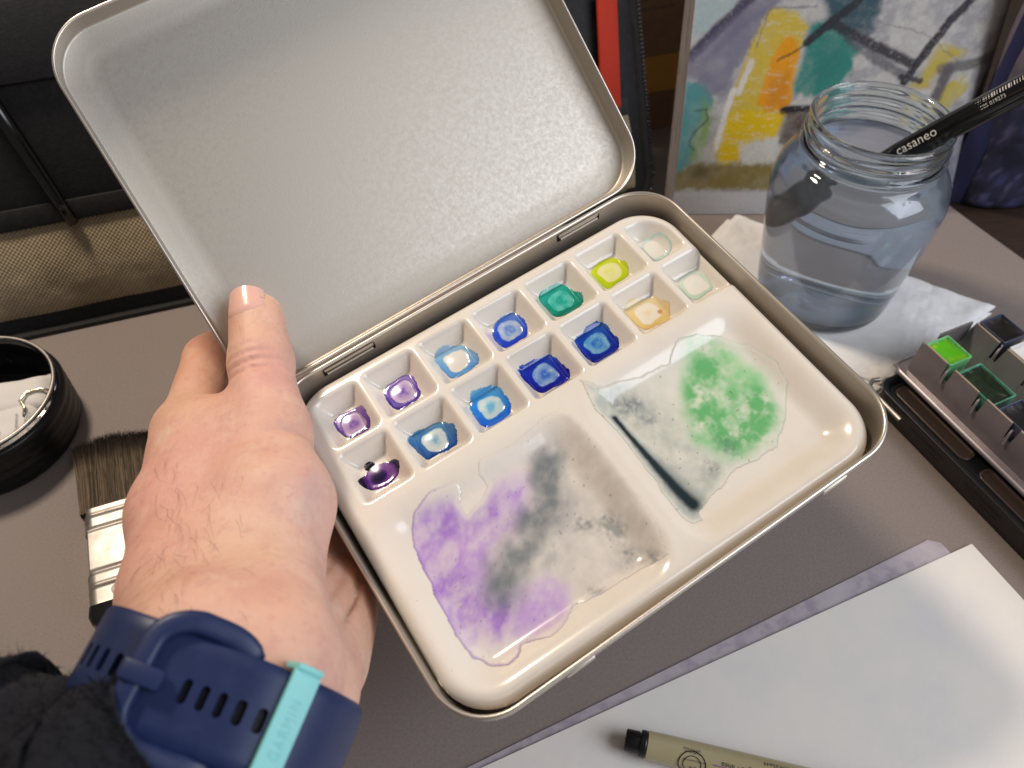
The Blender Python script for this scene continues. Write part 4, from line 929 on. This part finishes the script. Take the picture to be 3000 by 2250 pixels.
for i, t in enumerate(np.linspace(0, 1, 10)):
    for j, z in enumerate(np.linspace(0, 19, 24)):
        fl.append(A3(-2.4 - 1.05 * t, -.95 + .55 * t + .2 * t * t, z + .05)); fcl.append(lin((30, 34, 74)) * (0.7 + .5 * vnoise(t * 2, z * .7)) + lin((60, 56, 70)) * t * .4)
mk('loose_edge', fl, grid_faces(10, 24), M_attrm, roll, cols=np.array(fcl))

# ------------------------------------------------------------------ open zip case leaning at the back
KT = math.radians(62); kb = A3(0.9477, 0.3190, 0); kn = A3(-kb[1], kb[0], 0); ku = kn * math.cos(KT) + A3(0, 0, 1) * math.sin(KT); kw = np.cross(kb, ku)
KR = np.stack([kb, ku, kw], 1)
case = empty('zip_case', (-28.2, 32.6, 0.12), KR, 'open khaki canvas brush case with black lining and zip, propped up behind the tin', 'brush case')
def cbox(name, x0, x1, y0, y1, z0, z1, mt, parent=case, bev=.05): b = MB(); b.box(((x0 + x1) / 2, (y0 + y1) / 2, (z0 + z1) / 2), (x1 - x0, y1 - y0, z1 - z0), bev=bev); return b.build(name, mt, parent)
cbox('lining', -8, 39.0, 0.4, 27, -.75, -.25, M_blackm)
cbox('outer_shell', -8.2, 39.2, 0.2, 27.2, -1.2, -.8, M_canvas)
# canvas pocket: woven threads as real relief
step = .085; xs = np.arange(-8, 38.2, step); ys = np.arange(.85, 5.75, step); X, Y_ = np.meshgrid(xs, ys, indexing='ij')
bulge = .35 * np.sin(np.clip((Y_ - .5) / 5.3, 0, 1) * math.pi) + .12 * fbm(X * .35, Y_ * .5, 6) - .45 * sstep(1.4, .5, Y_)
weave = 0
wc = .5 * fbm(X * 6, Y_ * 6, 66)
col = lin((178, 160, 130)) * (1 + .38 * wc[..., None] + .5 * fbm(X * .8, Y_ * .8, 67)[..., None])
M_weave = mat('canvas_weave', rough=0.85, attr=True, sheen=.1)
def weave_nodes(m, period):
    nt = m.node_tree; N = nt.nodes; tc = N.new('ShaderNodeTexCoord'); sep = N.new('ShaderNodeSeparateXYZ'); nt.links.new(tc.outputs['Object'], sep.inputs[0]); w = []
    for ax in (0, 1):
        a = N.new('ShaderNodeMath'); a.operation = 'MULTIPLY'; a.inputs[1].default_value = 2 * math.pi / (period * S); nt.links.new(sep.outputs[ax], a.inputs[0])
        b = N.new('ShaderNodeMath'); b.operation = 'SINE'; nt.links.new(a.outputs[0], b.inputs[0]); w.append(b)
    p = N.new('ShaderNodeMath'); p.operation = 'MULTIPLY'; nt.links.new(w[0].outputs[0], p.inputs[0]); nt.links.new(w[1].outputs[0], p.inputs[1])
    bp = N.new('ShaderNodeBump'); bp.inputs['Strength'].default_value = .7; bp.inputs['Distance'].default_value = .03 * S; nt.links.new(p.outputs[0], bp.inputs['Height'])
    bs = N['Principled BSDF']; nt.links.new(bp.outputs[0], bs.inputs['Normal'])
    mr = N.new('ShaderNodeMapRange'); mr.inputs['From Min'].default_value = -1; mr.inputs['To Min'].default_value = .5; mr.inputs['To Max'].default_value = 1.15; nt.links.new(p.outputs[0], mr.inputs['Value'])
    mx = N.new('ShaderNodeMix'); mx.data_type = 'RGBA'; mx.blend_type = 'MULTIPLY'; mx.inputs['Factor'].default_value = 1
    src = bs.inputs['Base Color'].links[0].from_socket; nt.links.new(src, mx.inputs['A']); nt.links.new(mr.outputs[0], mx.inputs['B']); nt.links.new(mx.outputs['Result'], bs.inputs['Base Color'])
weave_nodes(M_weave, .24)
mk('canvas_pocket', np.stack([X, Y_, bulge + weave + .1], -1).reshape(-1, 3), grid_faces(len(xs), len(ys)), M_weave, case, cols=col.reshape(-1, 3))
cbox('pocket_binding', -8, 38.2, 5.6, 6.7, -.05, .32, M_blackm, bev=.14)
cbox('elastic_band', -8, 38.2, 12.7, 16.5, -.2, .12, M_blackm, bev=.1)
cbox('hem_tape', -8, 38.4, -.05, 1.05, -.6, -.02, M_blackm, bev=.12)
b = MB()
pathz = [A3(x, -.12, -.02) for x in np.arange(-8, 37.2, .24)] + [A3(37.2 + 2.0 * math.sin(t), 1.9 - 2.0 * math.cos(t), -.02) for t in np.linspace(0, math.pi / 2, 14)[1:]] + [A3(39.2, y, -.02) for y in np.arange(2.1, 27, .24)]
b2 = MB(); b2.tube(pathz, .3, 10); zt = b2.build('zip_tape', M_blackm, case)
for k, p in enumerate(pathz):
    d_ = pathz[min(k + 1, len(pathz) - 1)] - pathz[max(k - 1, 0)]; d_ /= np.linalg.norm(d_); o_ = np.cross(d_, A3(0, 0, 1))
    b.box(p + o_ * .3 + A3(0, 0, .14), (.12, .2, .14), np.stack([d_, -o_, A3(0, 0, 1)], 1))
o = b.build('zip_teeth', M_zip, case, smooth=False); o['kind'] = 'stuff'
cbox('side_panel', 37.6, 39.1, .8, 27, -.5, .12, M_blackm, bev=.12)
# things carried in the case
def in_case(P): return A3(-28.2, 32.6, 0.12) + KR @ np.asarray(P, float)
p0, p1 = in_case((5.75, 5.4, .52)), in_case((2.6, 17, .52)); v, f = tube_geo([p0 + (p1 - p0) * t for t in np.linspace(0, 1, 8)], [.26, .34, .40, .43, .43, .42, .4, .35], 18)
hd_ = empty('brush_handle', p0, None, 'glossy black brush handle tucked in the case pocket at upper left', 'paint brush')
mk('handle', np.array(v) - p0, f, M_blackgl, hd_)
rk = empty('red_cutter', in_case((37, 6, .2)), KR, 'flat red-orange plastic strip slotted in the case beside the zip', 'plastic strip')
b = MB(); b.box((.22, 3.2, .12), (1.25, 6.6, .28), np.array([[math.cos(.07), -math.sin(.07), 0], [math.sin(.07), math.cos(.07), 0], [0, 0, 1]]).T, bev=.06); b.build('strip', M_red, rk)
b = MB(); b.tube([(.42, 0.02, .2), (.42, 0.02, .3)], .17, 14); b.build('notch', M_blackm, rk)
kr = empty('kraft_box', (9.6, 53.5, 0), np.array([[.96, -.28, 0], [.28, .96, 0], [0, 0, 1]]), 'brown card box with small print, seen between the case and the book', 'box')
b = MB(); b.box((0, 1.0, 8), (8, 2, 16), bev=.05); b.build('carton', M_kraft, kr)
b = MB(); b.box((0, -.03, 4.3), (7.9, .04, 2.6)); b.build('ochre_band', M_ochre, kr)
for k, (tx, sz, z) in enumerate((('ATO', .8, 11.6), ('ligne de papier fin', .34, 10.6), ('pour aquarelle et', .34, 10.0), ('encre de couleur', .34, 9.4), ('papel de acuarela', .34, 8.8))):
    v, f = text_geo(tx, sz); mk('lettering', np.stack([v[:, 0] - 1.6, np.full(len(v), -.012), v[:, 1] + z], 1), f, M_inkg, kr, smooth=False)

# ------------------------------------------------------------------ round black container at the left
RCN = A3(-25.9, 26.2, 0)
tub = empty('round_container', RCN, None, 'round black screw-top container with a clear rim, half out of frame at left', 'container')
RR = 4.15
po = [(.3, .02), (RR - .4, .0), (RR - .1, .08), (RR, .3)] + [(RR + .04 * math.sin(k * 2.1), .4 + k * .19) for k in range(11)] + [(RR - .05, 2.55), (RR - .14, 2.62), (RR - .3, 2.62), (RR - .32, 2.4), (RR - .35, .35), (RR - .7, .2), (.3, .2)]
v, f = lathe(po, 96); mk('body', v, f, M_black, tub, sharp=50)
pc_ = [(RR - .36, .9), (RR - .3, 2.7), (RR - .24, 3.0), (RR - .28, 3.08), (RR - .36, 3.05), (RR - .42, 2.7), (RR - .5, .9)]
v, f = lathe(pc_, 96, close=False); mk('clear_ring', v, f + [], M_clear, tub)
pm_ = [(RR - .30 + .09 * math.cos(t), 3.02 + .07 * math.sin(t)) for t in np.linspace(0, 2 * math.pi, 9)]
v, f = lathe(pm_, 96, close=False); mk('rim', v, f, M_metal, tub)
def packet(c, ang, w, d, h, tilt, label, seed):
    e = empty('paper_packet', RCN + A3(*c), None, label, 'packet', 'folded packets in the round container'); R1 = Matrix.Rotation(ang, 3, 'Z') @ Matrix.Rotation(tilt, 3, 'X')
    nx, ny = 14, 12; P = []
    for i in range(nx):
        for j in range(ny):
            x = (i / (nx - 1) - .5) * w; y = (j / (ny - 1) - .5) * d; ed = min(1, min(nx - 1 - i, i) / 1.5) * min(1, min(ny - 1 - j, j) / 1.5)
            z = h * (.35 + .65 * ed) + .22 * float(fbm(np.array(x * 1.1 + seed), np.array(y * 1.1), 9)); P.append(np.array(R1 @ Vector((x + .12 * float(fbm(np.array(y * 2.), np.array(seed * 1.3), 3)), y, z))))
    q = grid_faces(nx, ny); N = nx * ny; bot = [p - np.array(R1 @ Vector((0, 0, h * .9))) for p in P]
    rim = [i * ny for i in range(nx)] + [(nx - 1) * ny + j for j in range(1, ny)] + [i * ny + ny - 1 for i in range(nx - 2, -1, -1)] + [j for j in range(ny - 2, 0, -1)]
    mk('wrapper', P + bot, q.tolist() + (q[:, ::-1] + N).tolist() + [(rim[i], rim[i] + N, rim[(i + 1) % len(rim)] + N, rim[(i + 1) % len(rim)]) for i in range(len(rim))], M_pack, e, sharp=50)
    return e, R1
e1, R1 = packet((1.2, .95, 1.6), .25, 3.6, 2.1, .5, .1, 'upper folded white paper packet lying in the round container', 2)
e2, R2 = packet((1.25, -1.2, 1.5), .45, 3.9, 2.5, .55, .05, 'lower folded white paper packet with small print in the round container', 5)
for tx, sz, x, y, rot in (('Conforms to', .34, 1.05, -.75, 1.45), ('ASTM D 4236', .34, 1.5, -.7, 1.45), ('N1', .4, .3, -.6, 1.45), ('5 ml', .32, -.3, -.3, 1.45)):
    v, f = text_geo(tx, sz * .62); c_, s_ = math.cos(rot), math.sin(rot)
    P = [np.array(R2 @ Vector((x + c_ * a - s_ * b_, y + s_ * a + c_ * b_, .66))) for a, b_ in v]; mk('lettering', P, f, M_ink, e2, smooth=False)
sm_ = empty('foil_packet', RCN + A3(2.5, 1.1, .9), None, 'blue printed foil packet at the right side of the round container', 'packet')
b = MB(); b.box((0, .75, .4), (1.3, 1.4, .8), np.array(Matrix.Rotation(.5, 3, 'Z')), bev=.15); b.build('blue_print', M_bluefoil, sm_)
b = MB(); b.box((.2, -.9, .35), (1.4, 1.7, .7), np.array(Matrix.Rotation(-.35, 3, 'Z')), bev=.2); b.build('foil', M_foil, sm_)
wv, wf = tube_geo([(1.25, .72, .6), (.55, .85, .75), (-.1, .55, .8), (-.2, .05, .8), (.15, -.35, .75), (.25, -.9, .6)], .07, 8)
wo = mk('bent_wire', np.array(wv), wf, M_gold); wo.location = Vector(RCN + A3(2.2, .35, 1.4)) * S
tag(wo, 'bent shiny wire lying on the packets in the round container', 'wire')

# ------------------------------------------------------------------ wide flat brush on the mat
fd = A3(-.355, .935, 0); fw_ = A3(.935, .355, 0); FR = np.stack([fw_, fd, A3(0, 0, 1)], 1)
flat = empty('flat_brush', A3(-19.5, 20.95, 0.05), FR, 'wide flat varnish brush with grey-brown bristles and steel ferrule, lying half under the hand', 'paint brush')
BWD = 5.6
fv, fc, cc = [], [], []
for k in range(5200):
    x = random.uniform(-.1, BWD + .1); z = .22 + .75 * random.random(); sp = (x - BWD / 2) / BWD; L = 4.25 + random.gauss(0, .1) + .25 * math.sin(x * 1.3)
    dx = sp * .35 + random.gauss(0, .10); w = .018; o = len(fv); tone = random.random()
    c0 = lin((118, 102, 82)) * (.35 + .9 * tone ** 1.4); c1 = lin((30, 23, 20)) * (.7 + .5 * tone)
    ph = random.uniform(-.06, .06); N = 6
    for i in range(N):
        t = i / (N - 1); px = x + dx * t * t + ph * math.sin(t * 5); zz_ = .5 + (z - .5) * (1 - .25 * t) + random.gauss(0, .01)
        ww = w * (1 - .75 * t ** 3)
        fv += [(px - ww, L * t - .1, zz_), (px + ww, L * t - .1, zz_ + .012)]; m_ = float(sstep(.62, .88, np.array(t))); cc += [c0 * (1 - m_) + c1 * m_] * 2
        if i: fc.append((o + 2 * i - 2, o + 2 * i - 1, o + 2 * i + 1, o + 2 * i))
o = mk('bristles', fv, np.array(fc), M_brist, flat, cols=np.array(cc), smooth=False); o['kind'] = 'stuff'
cbb = MB(); cbb.box((BWD / 2, 1.9, .5), (BWD - .1, 4.2, .5), bev=.1); cbb.build('bristle_core', mat('bristle_core', rgb(38, 30, 25), .9), flat)
fy = np.linspace(-5.0, .0, 90); fx = np.linspace(0, BWD, 24); X, Y_ = np.meshgrid(fx, fy, indexing='ij')
ridge = sum(.06 * np.exp(-((Y_ - y0) / .07) ** 2) - .05 * np.exp(-((Y_ - y0 - .13) / .06) ** 2) for y0 in (-.45, -1.2, -3.45, -4.15))
zt = 1.06 + ridge - .45 * (np.clip(np.abs(X - BWD / 2) - BWD / 2 + .35, 0, 1) / .35) ** 2.5
P = np.stack([X + .06 * np.where((Y_ < -1.2) & (Y_ > -3.4) & (X < .2), 1, 0), Y_, zt], -1).reshape(-1, 3); q = grid_faces(24, 90)
B_ = P.copy(); B_[:, 2] = .05; N = len(P); rim = [i * 90 for i in range(24)] + [23 * 90 + j for j in range(1, 90)] + [i * 90 + 89 for i in range(22, -1, -1)] + [j for j in range(88, 0, -1)]
fe = mk('ferrule', np.vstack([P, B_]), q.tolist() + (q[:, ::-1] + N).tolist() + [(rim[i], rim[i] + N, rim[(i + 1) % len(rim)] + N, rim[(i + 1) % len(rim)]) for i in range(len(rim))], M_metal, flat, sharp=55)
for x, y in ((1.3, -4.55),):
    b = MB(); b.tube([(x, y, 1.0), (x, y, 1.1), (x, y, 1.13)], [.26, .26, .12], 20); b.build('rivet', M_metal, fe)
v, f = tube_geo([(BWD / 2 + .55 * math.cos(t), -2.3 + .5 * math.sin(t), 1.07) for t in np.linspace(0, 2 * math.pi, 40)], .05, 8, False); mk('stamped_ring', v, f, M_metal, fe)
hb_ = MB(); v, f = [], []
for y, w0, t0 in ((-4.95, 0.02, .98), (-5.4, -.02, 1.02), (-5.75, .1, 1.02), (-6.4, .75, .98), (-7.6, 1.5, .9), (-10, 1.9, .85), (-14, 2.0, .8), (-14.6, 2.3, .6)):
    L = rr_loop(BWD - 2 * w0, t0, .3, 5); v += [(p[0] + BWD / 2, y, p[1] + .53) for p in L]
m = len(L); f = [(i * m + k, i * m + (k + 1) % m, (i + 1) * m + (k + 1) % m, (i + 1) * m + k) for i in range(7) for k in range(m)] + [tuple(range(m))[::-1], tuple(range(7 * m, 8 * m))]
mk('handle', v, f, M_blackgl, flat, sharp=60)

# ------------------------------------------------------------------ watercolour box at the right
e1_ = A3(.424, -.906, 0); e1_ /= np.linalg.norm(e1_); e2_ = A3(.906, .424, 0); e2_ /= np.linalg.norm(e2_)
PBR = np.stack([e1_, e2_, A3(0, 0, 1)], 1)                       # x runs towards the viewer, y to the right
pbx = empty('watercolour_box', (20.08, 28.76, 0.02), PBR, 'black metal watercolour box with rounded recesses, lying open at the right edge', 'paint box')
PLEN = 21.0
v, f = rr_sweep(PLEN, 8.2, .9, [(.5, 0.0), (.25, .04), (.1, .2), (.05, 1.2), (0, 1.35), (0.02, 1.5), (.12, 1.56), (.28, 1.52), (.36, 1.4), (.42, 1.28)], 10)
off = A3(PLEN / 2 - .35, 2.35, 0); mk('tray', v + off, f, M_black, pbx, sharp=50)
for k in range(3):
    x0 = .35 + k * 5.6; b = MB(); v, f = rr_sweep(4.9, .95, .40, [(0, 1.30), (.02, 1.36), (.08, 1.38), (.15, 1.33), (.25, 1.288)], 8, False, True); mk('mixing_recess', v + A3(x0 + 2.45, -.72, 0), f, mat('recess_brown', rgb(62, 50, 44), .3, coat=.2), pbx, sharp=60)
cl = MB(); cl.tube([(.9, -1.98, 1.15), (-.1, -1.98, 1.15), (-.5, -1.85, 1.15), (-.72, -1.45, 1.15), (-.6, -1.1, 1.15)], .12, 10); cl.tube([(.9, -1.98, 1.15), (1.9, -1.98, 1.15)], .12, 10); cl.build('wire_clip', M_metal, pbx)
for k in range(5):
    b = MB(); b.box((3.4 + k * 3.6, -1.76, .75), (2.2, .05, .07), bev=.02); b.build('side_rib', M_black, pbx)
tray = empty('pan_tray', (20.08, 28.76, 1.72), PBR, 'grey metal pan holder with bent clips, resting on the watercolour box', 'pan holder')
b = MB(); b.box((9.3, 2.3, .22), (20.0, 5.6, .1), bev=.03); b.build('floor', M_tray, tray)
v, f = rr_sweep(20.2, 5.8, .7, [(.0, .0), (-.03, .08), (.0, .16), (.1, .22)], 8, False, False); mk('rolled_edge', v + A3(9.35, 2.3, .1), f, M_tray, tray)
def plate(name, x0, x1, y, z0, z1, lean=.12, edge=True):
    b = MB(); v = [(x0 - .12, y - lean, z0), (x1 + .12, y - lean, z0), (x1, y, z1), (x0, y, z1)]; t = .05
    v += [(a, b_ + t, c) for a, b_, c in v]; b.add(v, [(0, 1, 2, 3), (7, 6, 5, 4), (0, 4, 5, 1), (1, 5, 6, 2), (3, 7, 4, 0), (2, 6, 7, 3)]); o = b.build(name, M_tray, tray, smooth=False)
    if edge: b = MB(); b.box(((x0 + x1) / 2, y + .025, z1 + .008), (x1 - x0, .075, .04)); b.build('bare_edge', M_edge, o, smooth=False)
    return o
for k in range(9): plate('front_plate', .02 + 2.0 * k, 1.52 + 2.0 * k, 0, .28, 2.26)
for y, ln_k, nm in ((0, .12, 'front_rail'), (3.36, .75, 'middle_rail')):
    b = MB(); v = [(-.1, y - ln_k, .27), (18.2, y - ln_k, .27), (18.2, y - ln_k * .42, 1.35), (-.1, y - ln_k * .42, 1.35)]; v += [(a, b_ + .045, c) for a, b_, c in v]
    b.add(v, [(0, 1, 2, 3), (7, 6, 5, 4), (0, 4, 5, 1), (1, 5, 6, 2), (3, 7, 4, 0), (2, 6, 7, 3)]); b.build(nm, M_tray, tray, smooth=False)
for k in range(9): plate('middle_plate', .02 + 2.0 * k, 1.52 + 2.0 * k, 3.36, .28, 2.2, .75)
for k in range(9):
    for y in (0, 3.3):
        b = MB(); x = 1.75 + 2.0 * k; b.tube([(x - .16, y + .3, 2.0), (x - .06, y + .02, 1.75), (x, y - .14, 1.5), (x + .02, y - .19, 1.2)], [.05, .07, .08, .09], 8); b.build('clip', M_tray, tray)
plate('end_plate', -.1, -.05, 0, .3, 2.2, 0, False)
b = MB(); b.box((-.12, 2.2, 1.6), (.06, 2.2, 1.1), bev=.02); ep = b.build('end_panel', M_tray, tray)
b = MB(); b.box((-.12, 2.2, 2.18), (.12, 2.1, .09), bev=.03); b.build('bare_edge', M_metal, ep)
def pan(x, y, L, Wd, pm, mt, label, zt=2.2, tilt=0):
    e = empty('paint_pan', A3(20.08, 28.76, 1.72) + PBR @ A3(x, y, .28), PBR, label, 'paint pan', 'paint pans clipped in the holder'); h = zt - .28
    v, f = rr_sweep(L, Wd, .1, [(.14, 0), (.08, .03), (0, h), (.035, h + .02), (.07, h), (.12, h - .22)], 4, True, False); mk('pan', v, f, pm, e, sharp=40)
    n = 16; a, b_ = np.meshgrid(np.linspace(-1, 1, n), np.linspace(-1, 1, n), indexing='ij'); r_ = np.maximum(np.abs(a), np.abs(b_))
    z = h - .26 + .16 * r_ ** 3 + .12 * fbm(a * 2 + x, b_ * 2, 14); mk('paint', np.stack([a * (L / 2 - .085), b_ * (Wd / 2 - .085), z], -1).reshape(-1, 3), grid_faces(n, n), mt, e)
pan(.86, .78, 1.62, 1.42, M_panpl, M_gpaint, 'bright lime green paint pan at the end of the front row')
pan(3.2, .9, 2.25, 1.5, M_panpl2, M_dgpaint, 'dark green paint pan smeared with teal, second in the front row', 2.1)
pan(5.6, .85, 2.0, 1.45, M_pandk, M_kpaint, 'dark blue paint pan, third in the front row')
pan(.85, 4.3, 1.62, 1.5, M_pandk, M_kpaint, 'black paint pan at the end of the back row')
pan(2.9, 4.3, 1.9, 1.5, M_wpaint, M_wpaint, 'white paint pan, second in the back row')
pan(5.0, 4.3, 1.9, 1.5, M_pandk, M_dgpaint, 'dark paint pan, third in the back row')

# ------------------------------------------------------------------ paper and fineliner
def paper(name, poly, z, th, mt, label, cat):
    o = sheet(name, poly, z, mt, th); return tag(o, label, cat)
paper('washed_sheet', [(-2.4, 9.9), (18.9, 20.1), (19.45, 19.95), (20.2, 18.4), (12, 2), (0, 2)], .07, .06, M_mauve, 'sheet with a mauve wash, its edge showing behind the white paper', 'paper')
paper('white_paper', [(-2.2, 9.75), (20.78, 19.85), (33.5, -8), (6, -14)], .16, .08, M_white, 'blank white watercolour paper in the lower right corner', 'paper')
pE = A3(4.3, 11.05, .74); pD = A3(5.0, -1.2, 0); pD = pD / np.linalg.norm(pD); pS = np.cross(A3(0, 0, 1), pD)
pen = empty('fineliner_pen', pE + A3(0, 0, -.56), None, 'beige fineliner pen with a black end plug lying on the white paper', 'pen')
po_ = A3(0, 0, .56)
def ptube(name, ts, rs, mt): v, f = tube_geo([po_ + pD * t for t in ts], rs, 36); return mk(name, v, f, mt, pen, sharp=40)
ptube('end_plug', [0, .0, .04, .5, .5, .56, .56, .72, .74, .8], [.08, .38, .41, .42, .38, .38, .49, .51, .51, .47], M_black)
v, f = tube_geo([po_ - pD * .012, po_ + pD * .05], .12, 16); mk('plug_hole', v, f, M_blackgl, pen)
ptube('barrel', [.78, .82, 3, 8, 11.5], [.47, .52, .545, .555, .555], M_pen)
ptube('cap', [11.5, 11.6, 13, 15.5, 15.6], [.56, .58, .58, .57, .4], M_black)
def ptext(body, size, t0, ang, mt, space=1.0):
    v, f = text_geo(body, size, space); out = []
    for x, y in v:
        a = ang - y / .55; out.append(po_ + pD * (t0 - x) + (.552 + .004) * (math.sin(a) * A3(0, 0, 1) + math.cos(a) * -pS) + pD * 0)
    return mk('lettering', out, f, mt, pen, smooth=False)
ptext('line / ligne / línea', .27, 5.35, 1.28, M_ink); ptext('0.45 mm', .27, 6.25, 1.28, M_inkp); ptext('XSDK05#49', .2, 6.1, 1.98, M_ink, 1.05); ptext('pour', .2, 6.75, 2.0, M_ink)
ptext('Conforms to', .11, 2.75, 1.48, M_ink); ptext('ASTM D 4236', .11, 2.75, 1.68, M_ink)
def on_pen(t, a, r=.558): return po_ + pD * t + r * (math.sin(a) * A3(0, 0, 1) - math.cos(a) * pS)
for R_, w in ((.50, .035), (.33, .025)):
    v, f = tube_geo([on_pen(2.5 + R_ * math.cos(t), .62 + R_ / .55 * math.sin(t), .545 + .01) for t in np.linspace(0, 2 * math.pi, 48)], w * .5, 6, False); mk('seal_ring', v, f, M_ink, pen)
ptext('MATERIALS INSTITUTE', .085, 3.0, .98, M_ink); ptext('A', .36, 2.66, .5, M_ink)
b = MB(); b.tube([on_pen(3.25 + .2 * k, .98, .556) for k in range(14)], .018, 6); b.build('purple_line', M_inkp, pen)
# lint and a worn streak on the mat
for k, (x, y) in enumerate(((-14.5, 30.2), (-17.8, 27.4))):
    v, f = tube_geo([(x + .1 * i, y - .12 * i + .04 * math.sin(i * 2), .02) for i in range(6)], .012, 4); o = mk('lint', v, f, M_white, loc=(x, y, 0)); tag(o, ['short pale lint thread on the mat below the case', 'short pale lint thread between container and hand'][k], 'lint')
